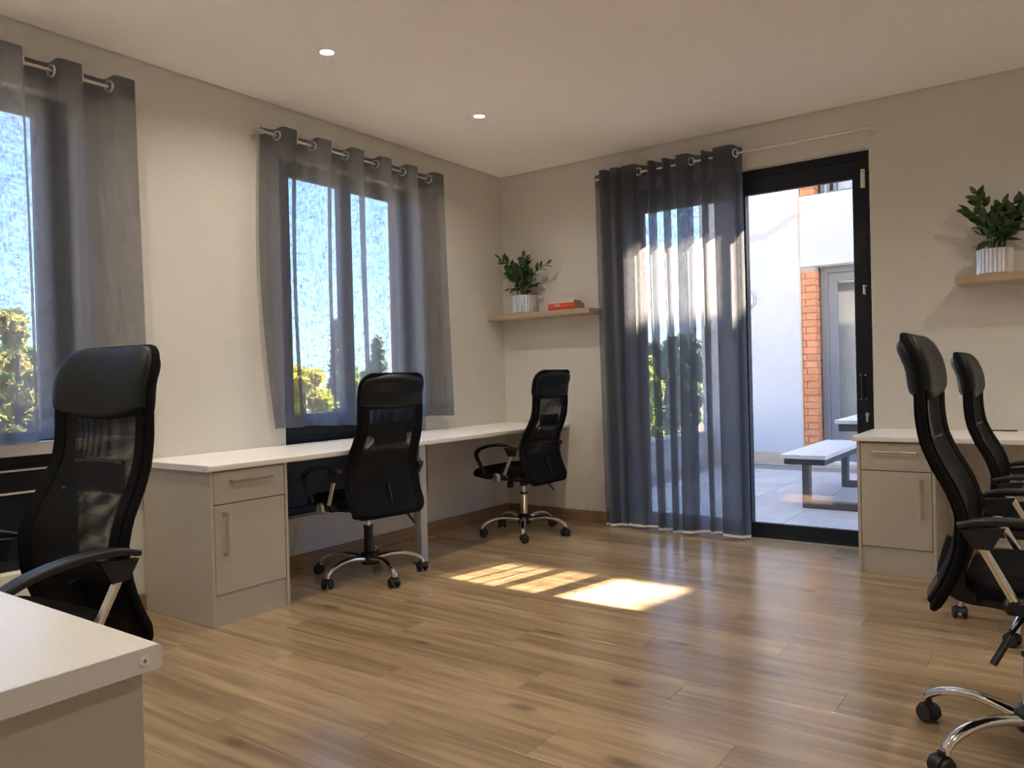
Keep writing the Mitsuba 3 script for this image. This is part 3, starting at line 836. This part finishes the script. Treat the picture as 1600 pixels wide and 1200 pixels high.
    # --- gas lift and foot cross
    add('seat', 'gas_rod', lathe([(0.0, 0.20), (0.014, 0.20), (0.014, 0.36), (0.0, 0.36)], 18), 'm_chrome', 30)
    return out


def base_parts(black_column):
    out = []
    col = lathe([(0.0, 0.285), (0.019, 0.285), (0.025, 0.280), (0.025, 0.120), (0.0, 0.120)], 22)
    out.append(('gas_cylinder', mikit.ply(col, 'm_black_plastic' if black_column else 'm_chrome', 30), 'black gas cylinder' if black_column else 'chrome gas cylinder'))
    out.append(('cylinder_collar', mikit.ply(lathe([(0.014, 0.292), (0.028, 0.292), (0.028, 0.284), (0.014, 0.284)], 20), 'm_black_plastic', 30), None))
    out.append(('hub', mikit.ply(lathe([(0.0, 0.075), (0.040, 0.075), (0.048, 0.088), (0.048, 0.128), (0.036, 0.142), (0.026, 0.146), (0.0, 0.146)], 24), 'm_black_plastic', 30), None))
    return out


def leg_ply():
    p = curve([(0.040, 0, 0.108), (0.110, 0, 0.120), (0.180, 0, 0.122), (0.246, 0, 0.108), (0.296, 0, 0.080), (0.308, 0, 0.056)], 26)
    return mikit.ply(sweep(p, circ(0.0155, 12) * np.array([1.15, 0.85]), (0, 0, 1), scale=[1.25, 1.1, 1.0, 0.95, 0.9]), 'm_chrome', 50)


def caster_plys():
    a = np.linspace(0.05 * PI, 1.05 * PI, 12)
    sec = [(math.cos(t) * 0.031, math.sin(t) * 0.031 + 0.026) for t in a]
    hood = Polygon(sec + [(math.cos(t) * 0.022, math.sin(t) * 0.022 + 0.026) for t in a[::-1]])
    hm = extr(hood, -0.014, 0.014, 'y')
    hm = cat(hm, lathe([(0.0, 0.050), (0.011, 0.050), (0.011, 0.066), (0.0, 0.066)], 14, (0, 0, 0)))
    wheel = lathe([(0.0, -0.009), (0.020, -0.009), (0.0245, -0.006), (0.0265, 0.0), (0.0245, 0.007), (0.018, 0.010), (0.0, 0.0085)], 24)
    R = trimesh.transformations.rotation_matrix(-PI / 2, (1, 0, 0))
    w1 = wheel.copy(); w1.apply_transform(R); w1.apply_translation((0, 0.019, 0.0265))
    w2 = wheel.copy(); w2.apply_transform(trimesh.transformations.rotation_matrix(PI / 2, (1, 0, 0))); w2.apply_translation((0, -0.019, 0.0265))
    return mikit.ply(hm, 'm_black_plastic', 40), mikit.ply(w1, 'm_wheel', 35), mikit.ply(w2, 'm_wheel', 35)


CP, LEG, CAST = chair_parts(), leg_ply(), caster_plys()
BASES = {b: base_parts(b) for b in (False, True)}


def chair(x, y, deg, base_deg, dz, text, black_column=False, seed=0):
    k = num('office_chair')
    Tu = T().translate([x, y, dz]).rotate([0, 0, 1], deg)
    for gr, name, d, lab in CP:
        kk = put_dict(f'{k}__{name}', d, Tu)
        if lab: label(kk, lab)
    Tb = T().translate([x, y, 0])
    for name, d, lab in BASES[black_column]:
        kk = put_dict(f'{k}__{name}', d, Tb)
        if lab: label(kk, lab)
    r = random.Random(seed)
    for i in range(5):
        a = base_deg + 72 * i
        kk = put_dict(f'{k}__leg', LEG, Tb.rotate([0, 0, 1], a)); label(kk, 'curved chrome leg of the foot cross')
        q = math.radians(a)
        Tc = T().translate([x + 0.308 * math.cos(q), y + 0.308 * math.sin(q), 0]).rotate([0, 0, 1], r.uniform(0, 360)).translate([-0.012, 0, 0])
        ck = put_dict(f'{k}__caster', CAST[0], Tc)
        put_dict(ck + '__wheel', CAST[1], Tc); put_dict(ck + '__wheel', CAST[2], Tc)
    label(k, text, 'chair')
    return k


chair(1.625, -4.285, -84.3, 56, 0.066, 'black mesh high-back office chair at the near left desk, the largest', False, 1)
chair(0.515, -2.045, 171, -18, -0.005, 'black high-back office chair at the window worktop, right of the pedestal cabinet', True, 2)
chair(0.60, -0.63, 180, 14, 0.0, 'black high-back office chair in the far corner by the wall shelf', False, 3)
chair(3.64, -2.50, 0.5, 15, 0.055, 'near one of the two black office chairs at the right edge', False, 4)
chair(3.64, -1.22, -1.0, 37, 0.015, 'far one of the two black office chairs at the right edge, nearest the right worktop', False, 5)


# ------------------------------------------------------------------ shelves, plants, books
def shelf(x0, x1, text):
    k = put('wall_shelf', bx(x0, x1, -0.222, -0.001, 1.556, 1.596, 0.002), 'm_oak'); label(k, text, 'shelf')


shelf(0.003, 0.925, 'pale oak floating shelf in the corner with a plant and books')
shelf(3.235, 4.35, 'pale oak floating shelf at the upper right with one plant')
SZ = 1.596


def leaf_mesh():
    n = 7; V = []; F = []
    for i in range(n):
        t = i / (n - 1); w = 0.5 * math.sin(PI * min(1, t ** 0.8)) ** 0.8 * 0.46
        z = -0.10 * t * t
        V += [(t, -w, z + 0.10 * w), (t, 0, z - 0.03 * math.sin(PI * t)), (t, w, z + 0.10 * w)]
    for i in range(n - 1):
        for j in range(2):
            a = i * 3 + j; F += [(a, a + 3, a + 4), (a, a + 4, a + 1)]
    top = np.array(V); th = np.array([0, 0, 0.012])
    m = len(V)
    return trimesh.Trimesh(np.vstack([top, top - th]), F + [(a + m, c + m, b + m) for a, b, c in F], process=False)


LEAF = mikit.ply(leaf_mesh(), 'm_leaf', True)


def zz_plant(cx, cy, rad, ph, stems, text, seed):
    k = num('potted_plant')
    r = random.Random(seed)
    nr = 26
    pot = lathe([(0.0, 0.0), (rad * 0.93, 0.0), (rad * 0.96, 0.006)] , 156, (cx, cy, SZ))
    pot = cat(pot, lathe([(rad * 0.96, 0.006), (rad, 0.010), (rad, ph - 0.004), (rad * 0.985, ph)], 208, (cx, cy, SZ), nr, 0.045), lathe([(rad * 0.985, ph), (rad * 0.92, ph), (rad * 0.90, ph - 0.03)], 156, (cx, cy, SZ), 0, 0))
    pk = put(k + '__pot', pot, 'm_pot', 50); label(pk, 'shiny silver-white ribbed pot')
    put(k + '__soil', lathe([(0.0, ph - 0.012), (rad * 0.6, ph - 0.015), (rad * 0.905, ph - 0.02)], 24, (cx, cy, SZ)), 'm_soil', True)
    for (dx, dy, L, nl, ls) in stems:
        base = np.array([cx + dx * 0.12 + r.uniform(-0.02, 0.02), cy + dy * 0.12 + r.uniform(-0.02, 0.02), SZ + ph - 0.02])
        tip = np.array([cx + dx, cy + dy, SZ + ph + L])
        midp = base * 0.5 + tip * 0.5 + np.array([-dx * 0.18, -dy * 0.18, 0.04])
        P = curve([base, midp, tip], 18)
        sk = put(k + '__stem', sweep(P, circ(0.0045, 6), (1, 0, 0), scale=[1.2, 0.9, 0.4]), 'm_stem', True)
        side = np.cross(tip - base, [r.uniform(-0.4, 0.4), 1, 0.0]); side /= np.linalg.norm(side)
        for i in range(nl):
            t = 0.26 + 0.72 * i / max(nl - 1, 1)
            q = P[int(t * 17)]
            tg = P[min(int(t * 17) + 1, 17)] - P[max(int(t * 17) - 1, 0)]; tg /= np.linalg.norm(tg)
            s = 1 if i % 2 else -1
            roll = r.uniform(-0.5, 0.5)
            sd = side * math.cos(roll) + np.cross(tg, side) * math.sin(roll)
            d = tg * r.uniform(0.55, 0.85) + s * sd * r.uniform(0.6, 0.9)
            if i == nl - 1: d = tg + 0.1 * sd
            d /= np.linalg.norm(d)
            nrm = np.cross(d, sd * s); nrm = np.cross(d, np.cross(nrm + np.array([0, -0.6, 0.5]), d)); nrm /= np.linalg.norm(nrm)
            ln = ls * (0.8 + 0.35 * math.sin(PI * t)) * r.uniform(0.88, 1.12)
            if (q + d * ln)[1] > -0.01 or (q + d * ln)[0] < 0.01: d = d - np.array([min(0, (q + d * ln)[0] - 0.02), max(0, (q + d * ln)[1] + 0.02), 0]) / ln; d /= np.linalg.norm(d)
            yv = np.cross(nrm, d); yv /= np.linalg.norm(yv); zv = np.cross(d, yv)
            M = np.eye(4); M[:3, 0] = d * ln; M[:3, 1] = yv * ln; M[:3, 2] = zv * ln; M[:3, 3] = q
            put_dict(sk + '__leaf', LEAF, T(M))
    label(k, text, 'potted plant')


zz_plant(0.287, -0.118, 0.090, 0.142, [(-0.215, -0.03, 0.325, 13, 0.068), (0.255, -0.02, 0.235, 10, 0.066), (0.01, 0.0, 0.31, 14, 0.075), (-0.12, -0.05, 0.20, 9, 0.066), (0.06, -0.04, 0.27, 12, 0.07), (-0.07, 0.02, 0.16, 9, 0.068), (0.10, -0.04, 0.17, 9, 0.068),
                                        (-0.03, -0.06, 0.24, 11, 0.07), (0.13, -0.01, 0.08, 6, 0.06), (-0.12, -0.03, 0.06, 5, 0.055)], 'potted plant with glossy dark leaves on the corner shelf beside the books', 4)
zz_plant(3.415, -0.118, 0.084, 0.140, [(-0.085, -0.04, 0.320, 12, 0.074), (-0.12, -0.05, 0.23, 9, 0.074), (0.05, -0.03, 0.245, 10, 0.074), (0.10, -0.02, 0.25, 10, 0.072), (0.20, -0.03, 0.26, 12, 0.076), (0.15, -0.05, 0.18, 9, 0.074), (0.03, -0.05, 0.14, 7, 0.072),
                                        (0.09, -0.06, 0.11, 7, 0.075), (-0.07, -0.05, 0.03, 3, 0.07), (0.25, -0.02, 0.17, 9, 0.075)], 'potted plant with glossy leaves on the right wall shelf', 12)


def book(x0, x1, yf_, yb, z0, z1, cover, text, letter=None, lm='m_lettering'):
    k = put('book', cat(bx(x0, x1, yf_, yf_ + 0.003, z0, z1, 0.001), bx(x0, x1, yf_, yb, z0, z0 + 0.002), bx(x0, x1, yf_, yb, z1 - 0.002, z1)), cover)
    label(k, text, 'book')
    pg = put(k + '__pages', bx(x0 + 0.003, x1 - 0.003, yf_ + 0.003, yb - 0.003, z0 + 0.002, z1 - 0.002), 'm_paper'); label(pg, 'brownish page block')
    if letter:
        import meshkit
        tm = meshkit.text_mesh(letter[0], letter[1], 0.0006, True)
        v = tm.vertices; tm = trimesh.Trimesh(np.stack([v[:, 0] + letter[2], yf_ - v[:, 2] - 0.0001, v[:, 1] + z0 + letter[3]], 1), tm.faces, process=False)
        put(k + '__title', tm, lm)


book(0.560, 0.800, -0.200, -0.050, SZ, SZ + 0.020, 'm_book_red', 'dark red book at the bottom of the stack on the corner shelf')
book(0.562, 0.795, -0.200, -0.055, SZ + 0.020, SZ + 0.050, 'm_book_orange', 'orange-red book with light lettering in the middle of the stack', ('Flow', 0.014, 0.625, 0.009))
book(0.578, 0.785, -0.198, -0.075, SZ + 0.050, SZ + 0.070, 'm_book_cream', 'cream book on top of the stack on the corner shelf')
k = put('cable', sweep(curve([(3.355, -0.075, TOPZ + 0.004), (3.40, -0.06, TOPZ + 0.005), (3.45, -0.055, TOPZ + 0.004), (3.50, -0.05, TOPZ + 0.004)], 12), circ(0.0035, 8)), 'm_black_plastic', True)
label(k, 'short black cable end lying at the back of the right worktop', 'cable')

# ------------------------------------------------------------------ ceiling lights
for i, (x, y) in enumerate(LIGHTS):
    k = num('ceiling_downlight')
    scene[k + '__trim_ring'] = mikit.ply(lathe([(0.029, H + 0.012), (0.033, H - 0.002), (0.034, H - 0.004), (0.041, H - 0.004), (0.042, H - 0.0005)], 28, (x, y, 0)), 'm_white_plastic', 40)
    disc = lathe([(0.0288, H + 0.010), (0.0001, H + 0.010)], 24, (x, y, 0))
    disc = trimesh.Trimesh(disc.vertices, disc.faces, process=False)
    nz = np.cross(disc.vertices[disc.faces[0][1]] - disc.vertices[disc.faces[0][0]], disc.vertices[disc.faces[0][2]] - disc.vertices[disc.faces[0][0]])[2]
    if nz > 0: disc = trimesh.Trimesh(disc.vertices, disc.faces[:, ::-1], process=False)
    scene[k + '__lens'] = {**mikit.ply(disc, 'm_white_plastic'), 'emitter': {'type': 'area', 'radiance': rgb((LAMP, LAMP * 0.89, LAMP * 0.73))}}
    label(k, ['recessed round downlight in the ceiling, nearer of the two seen', 'recessed round downlight in the ceiling, nearer the corner'][i] if i < 2 else 'recessed round downlight added in the ceiling out of view to brighten the room', 'ceiling light', 'added unseen downlights' if i > 1 else None)

# ------------------------------------------------------------------ terrace and the building opposite
FZ, BY = -0.08, 4.75
struct('terrace', bx(-0.30, 9.5, 0.28, BY + 0.3, FZ - 0.2, FZ - 0.012), 'm_grout', 'grey tiled terrace outside the sliding door')
TILE = 0.575
tile_d = mikit.ply(bx(0.002, TILE - 0.002, 0.002, TILE - 0.002, -0.012, 0.0, 0.0015), 'm_tile')
for i in range(-3, 8):
    for j in range(-1, 8):
        x, y = 1.335 + i * TILE, 0.26 + j * TILE
        if x < -0.35 or x > 5.0 or y < -0.1: continue
        if y < 0.28 and y + TILE < 0.29: continue
        if y < 0.28:
            continue
        if y + TILE > BY - 0.02: continue
        put_dict('terrace__tile', tile_d, T().translate([x, y, FZ]))
struct('terrace_sill', bx(DX[0], DX[1], 0.14, 0.30, FZ - 0.1, -0.03, 0.004), 'm_tile', 'tiled step outside the sliding door')
# low parapet along the terrace's left edge
struct('terrace_parapet', bx(-0.42, -0.22, 0.28, BY, -3.1, 0.29), 'm_render', 'low white parapet along the left edge of the terrace')
struct('terrace_parapet__coping', bx(-0.44, -0.20, 0.28, BY, 0.29, 0.32, 0.004), 'm_plinth')
# the building opposite
ROOF = 7.05
b = struct('white_building', cat(bx(-0.224, 1.045, BY, BY + 3, -3.2, ROOF), bx(1.0, 3.95, BY + 0.55, BY + 3, -3.2, ROOF), bx(3.95, 5.5, BY - 0.0, BY + 3, -3.2, 11.0), bx(1.045, 3.95, BY + 0.02, BY + 0.6, 4.4, ROOF), bx(3.25, 3.95, BY, BY + 0.6, -3.2, 4.5)), 'm_render', 'white rendered building across the terrace')
put(b + '__balcony_band', bx(1.062, 3.25, BY + 0.0, BY + 0.25, 2.372, 3.235, 0.003), 'm_render')
put(b + '__corner_trim', bx(1.045, 1.066, BY - 0.004, BY + 0.05, FZ + 0.0, ROOF), 'm_plinth')
put(b + '__plinth', bx(-0.224, 1.05, BY - 0.012, BY, FZ, 0.082, 0.002), 'm_plinth')
put(b + '__door_step', bx(1.06, 3.25, BY + 0.0, BY + 0.5, FZ - 0.02, -0.045, 0.003), 'm_plinth')
# brick piers
pier_x = (1.066, 1.236)
put(b + '__pier_core', cat(bx(pier_x[0], pier_x[1] - 0.012, BY + 0.032, BY + 0.30, FZ, 2.372), bx(pier_x[0], pier_x[1] - 0.012, BY + 0.032, BY + 0.30, 3.235, 4.4)), 'm_mortar')
BR = {}


def pbrick(x0, x1, z):
    key = round(x1 - x0, 4)
    if key not in BR: BR[key] = mikit.ply(bx(0, key, 0, 0.106, 0, 0.074, 0.003), 'm_brick')
    put_dict(b + '__brick', BR[key], T().translate([x0, BY + 0.012 + 0.003 * random.random(), z]))


BR2 = mikit.ply(bx(0, 0.06, 0, 0.106, 0, 0.074, 0.003), 'm_brick')
for za, zb in ((FZ + 0.04, 2.372), (3.24, 4.4)):
    c = 0
    z = za
    while z + 0.074 < zb + 0.01:
        cut = pier_x[0] + (0.052 if c % 2 else -1)
        if c % 2:
            pbrick(pier_x[0] + 0.003, cut - 0.005, z); pbrick(cut + 0.005, pier_x[1], z)
        else:
            pbrick(pier_x[0] + 0.003, pier_x[1], z)
        put_dict(b + '__brick', BR2, T().translate([pier_x[1] - 0.06, BY + 0.128, z]))
        z += 0.084; c += 1
# its glazed door and the window above
gx0, gx1 = 1.25, 3.25
gy = BY + 0.22
put(b + '__door_surround', cat(bx(gx0, gx0 + 0.085, gy - 0.02, gy + 0.08, -0.045, 2.372, 0.004), bx(gx1 - 0.1, gx1, gy - 0.02, gy + 0.08, -0.045, 2.372), bx(gx0, gx1, gy - 0.02, gy + 0.08, 2.29, 2.372, 0.004)), 'm_grey_frame')
for (x0, x1) in ((gx0 + 0.085, 2.25), (2.25, gx1 - 0.1)):
    k = put(b + '__glazed_door', cat(bx(x0, x0 + 0.105, gy, gy + 0.05, -0.03, 2.29, 0.004), bx(x1 - 0.105, x1, gy, gy + 0.05, -0.03, 2.29, 0.004), bx(x0, x1, gy, gy + 0.05, 2.185, 2.29, 0.004), bx(x0, x1, gy, gy + 0.05, -0.03, 0.09, 0.004)), 'm_grey_frame')
    put(k + '__pane', grid(np.array([[[x0 + 0.09, gy + 0.02, 0.08], [x1 - 0.09, gy + 0.02, 0.08]], [[x0 + 0.09, gy + 0.02, 2.2], [x1 - 0.09, gy + 0.02, 2.2]]])), 'm_glass')
put(b + '__door_sill', bx(gx0, gx1, gy - 0.06, gy + 0.05, -0.045, -0.028, 0.003), 'm_white_plastic')
put(b + '__room_back', bx(1.05, 3.25, BY + 0.52, BY + 0.545, -0.1, 4.4), 'm_room_grey')
put(b + '__upper_window', cat(bx(1.262, 1.315, gy, gy + 0.06, 3.235, 4.3, 0.004), bx(1.345, 1.375, gy, gy + 0.06, 3.235, 4.3, 0.003), bx(1.42, 1.455, gy - 0.02, gy + 0.06, 3.235, 4.3, 0.004), bx(1.262, 3.2, gy, gy + 0.06, 3.235, 3.30, 0.004), bx(3.15, 3.2, gy, gy + 0.06, 3.235, 4.3), bx(1.262, 3.2, gy, gy + 0.06, 4.25, 4.4)), 'm_grey_frame')
put(b + '__upper_blind', bx(1.46, 3.15, gy + 0.06, gy + 0.07, 3.30, 4.3), 'm_render')
put(b + '__upper_reveal', bx(1.318, 1.343, gy - 0.01, gy + 0.05, 3.235, 4.3), 'm_render')
k = num('wall_lamp')
wm = lathe([(0.0, 0.045), (0.05, 0.042), (0.075, 0.03), (0.082, 0.012), (0.084, 0.0)], 28)
wm.apply_transform(trimesh.transformations.rotation_matrix(PI / 2, (1, 0, 0))); wm.apply_translation((0.405, BY, 2.02))
scene[k + '__diffuser'] = mikit.ply(wm, 'm_white_plastic', 40)
rm = torus((0.405, BY - 0.012, 2.02), (0, 1, 0), 0.100, 0.016, 32, 8)
scene[k + '__rim'] = mikit.ply(rm, 'm_grey_frame_light', True)
label(k, 'round white bulkhead lamp on the white wall across the terrace', 'lamp')
struct('balcony_slab', bx(-0.3, RX + 0.3, 0.281, 0.41, 2.645, 2.84, 0.004), 'm_render', 'concrete ledge above the sliding door outside')

# picnic bench set
k = num('picnic_table')
BX0, BX1, BY0, BY1, BZ = 1.685, 2.065, 1.70, 3.30, 0.38
kk = put(k + '__seat_slab', bx(BX0, BX1, BY0, BY1, BZ - 0.036, BZ, 0.004), 'm_bench_top'); label(kk, 'white stone seat slab')
kk = put(k + '__table_top', bx(2.13, 2.95, 1.74, 3.30, 0.645, 0.68, 0.004), 'm_bench_top'); label(kk, 'white stone table top')
for yy in (1.79, 3.20):
    put(k + '__seat_bracket', bx(BX0 + 0.02, BX1 - 0.02, yy - 0.04, yy + 0.04, BZ - 0.09, BZ - 0.037, 0.003), 'm_dark_steel')
    put(k + '__seat_post', bx(1.855, 1.915, yy - 0.04, yy + 0.04, FZ + 0.062, BZ - 0.09, 0.003), 'm_dark_steel')
    put(k + '__floor_bar', bx(1.855, 3.2, yy - 0.04, yy + 0.04, FZ, FZ + 0.062, 0.003), 'm_dark_steel')
    put(k + '__table_post', bx(2.50, 2.58, yy - 0.04, yy + 0.04, FZ + 0.062, 0.585, 0.003), 'm_dark_steel')
    put(k + '__table_bracket', bx(2.16, 2.92, yy - 0.04, yy + 0.04, 0.585, 0.643, 0.003), 'm_dark_steel')
put(k + '__side_rail', bx(BX1 - 0.075, BX1 - 0.02, 1.83, 3.16, BZ - 0.09, BZ - 0.037, 0.003), 'm_dark_steel')
label(k, 'terrace picnic table with white slab top and bench on a dark steel frame', 'picnic table')

# ------------------------------------------------------------------ grounds, trees
GZ = -3.2
struct('lawn', bx(-160, -0.45, -120, 120, GZ - 0.3, GZ), 'm_grass', 'grassy ground below the windows')
struct('lawn', bx(-0.45, 120, BY + 3, 120, GZ - 0.3, GZ), 'm_grass', 'grassy ground behind the white building')


def tree(x, y, h, w, mat_, text, group=None, seed=0, lean=0.55, leaf=0.16, count=5200, conifer=False):
    r = np.random.default_rng(seed)
    k = num('tree')
    tp = curve([(x, y, GZ), (x + 0.1 * w * r.uniform(-1, 1), y, GZ + h * 0.35), (x, y + 0.1, GZ + h * 0.8)], 8)
    scene[k + '__trunk'] = mikit.ply(sweep(tp, circ(0.05 * h ** 0.9 * 0.5, 8), (1, 0, 0), scale=[1, 0.7, 0.3]), 'm_bark', 50)
    # clumps of leaves
    if conifer:
        t = r.uniform(0, 1, count) ** 0.7
        ang = r.uniform(0, 2 * PI, count)
        lay = 0.75 + 0.25 * np.cos(t * 60)
        rad = (t * 0.92 + 0.08) * w * 0.5 * lay * r.uniform(0.4, 1, count) ** 0.5
        C = np.stack([x + rad * np.cos(ang), y + rad * np.sin(ang), GZ + h * (1 - t * 0.88) - rad * 0.15], 1)
    else:
        nb = 26
        bc = r.normal(size=(nb, 3)); bc /= np.linalg.norm(bc, axis=1, keepdims=True); bc *= r.uniform(0.35, 1, (nb, 1)) ** 0.5
        bc = bc * np.array([w * 0.40, w * 0.40, h * 0.30]) + np.array([x, y, GZ + h * 0.64])
        br = r.uniform(0.10, 0.2, nb) * w
        i = r.integers(0, nb, count)
        d = r.normal(size=(count, 3)); d /= np.linalg.norm(d, axis=1, keepdims=True)
        C = bc[i] + d * (br[i] * r.uniform(0.55, 1.0, count) ** 0.5)[:, None] * np.array([1, 1, 0.8])
    n = len(C)
    a = r.normal(size=(n, 3)); a /= np.linalg.norm(a, axis=1, keepdims=True)
    bb = np.cross(a, r.normal(size=(n, 3))); bb /= np.linalg.norm(bb, axis=1, keepdims=True)
    s = leaf * r.uniform(0.7, 1.4, (n, 1))
    V = np.stack([C - a * s, C + bb * s * 0.45, C + a * s, C - bb * s * 0.45], 1).reshape(-1, 3)
    q = np.arange(n)[:, None] * 4
    F = np.vstack([q + np.array([[0, 1, 2]]), q + np.array([[0, 2, 3]])])
    fk = k + '__foliage'
    scene[fk] = mikit.ply(trimesh.Trimesh(V, F, process=False), mat_)
    label(fk, kind='stuff')
    label(k, text, 'tree', group)
tree(-9.95, 6.01, 5.18, 1.29, 'm_foliage_yellow', 'yellow autumn tree outside the middle window, left pane', None, 1, conifer=False, leaf=0.132)
tree(-19.22, 15.37, 6.69, 1.31, 'm_foliage_blue', 'tall pale conifer outside the middle window, behind the yellow tree', None, 2, conifer=True, leaf=0.210)
tree(-12.80, 10.11, 4.86, 1.25, 'm_foliage_green', 'low green tree outside the middle window, right of the yellow tree', None, 3, conifer=False, leaf=0.162)
tree(-20.85, 19.11, 6.18, 1.94, 'm_foliage_blue', 'dark conifer outside the right pane of the middle window', None, 4, conifer=True, leaf=0.234)
tree(-25.62, 23.07, 4.97, 4.55, 'm_foliage_green', 'far rounded green tree outside the right pane of the middle window', None, 5, conifer=False, leaf=0.270)
tree(-10.66, 0.58, 6.11, 0.99, 'm_foliage_rust', 'narrow olive and yellow tree outside the leftmost window, nearest the pane', None, 6, conifer=False, leaf=0.108)
tree(-16.72, 3.61, 5.99, 1.08, 'm_foliage_green', 'green tree outside the leftmost window, right of the olive tree', None, 7, conifer=False, leaf=0.144)
tree(-18.3, 1.55, 6.39, 2.05, 'm_foliage_yellow', 'yellow green tree outside the leftmost window at its left end', None, 8, conifer=False, leaf=0.138)
tree(-29.31, 8.11, 6.25, 4.84, 'm_foliage_green', 'far green tree filling the gap behind the olive tree', None, 9, conifer=False, leaf=0.210)
tree(-2.42, 7.72, 4.84, 0.69, 'm_foliage_lime', 'bright lime green tree outside the sliding door behind the curtain', None, 10, conifer=False, leaf=0.114)
tree(-7.22, 19.06, 6.10, 1.73, 'm_foliage_blue', 'tall dark tree outside the sliding door behind the lime green tree', None, 11, conifer=False, leaf=0.186)
tree(-7.27, 16.56, 5.89, 1.59, 'm_foliage_green', 'dark green tree left of the lime green tree outside the door', None, 12, conifer=False, leaf=0.174)
tree(-9.41, 26.11, 6.23, 1.88, 'm_foliage_blue', 'far blue green tree beside the white building', None, 13, conifer=False, leaf=0.228)
tree(-19.52, 12.67, 5.20, 2.39, 'm_foliage_green', 'green tree left of the yellow autumn tree', None, 14, conifer=False, leaf=0.198)
tree(-16.97, 16.97, 5.14, 2.56, 'm_foliage_green', 'green tree beyond the right jamb of the middle window', None, 15, conifer=False, leaf=0.210)
tree(-14.11, 31.33, 4.13, 6.07, 'm_foliage_green', 'far green tree crowns low behind the terrace parapet', None, 16, conifer=False, leaf=0.270)
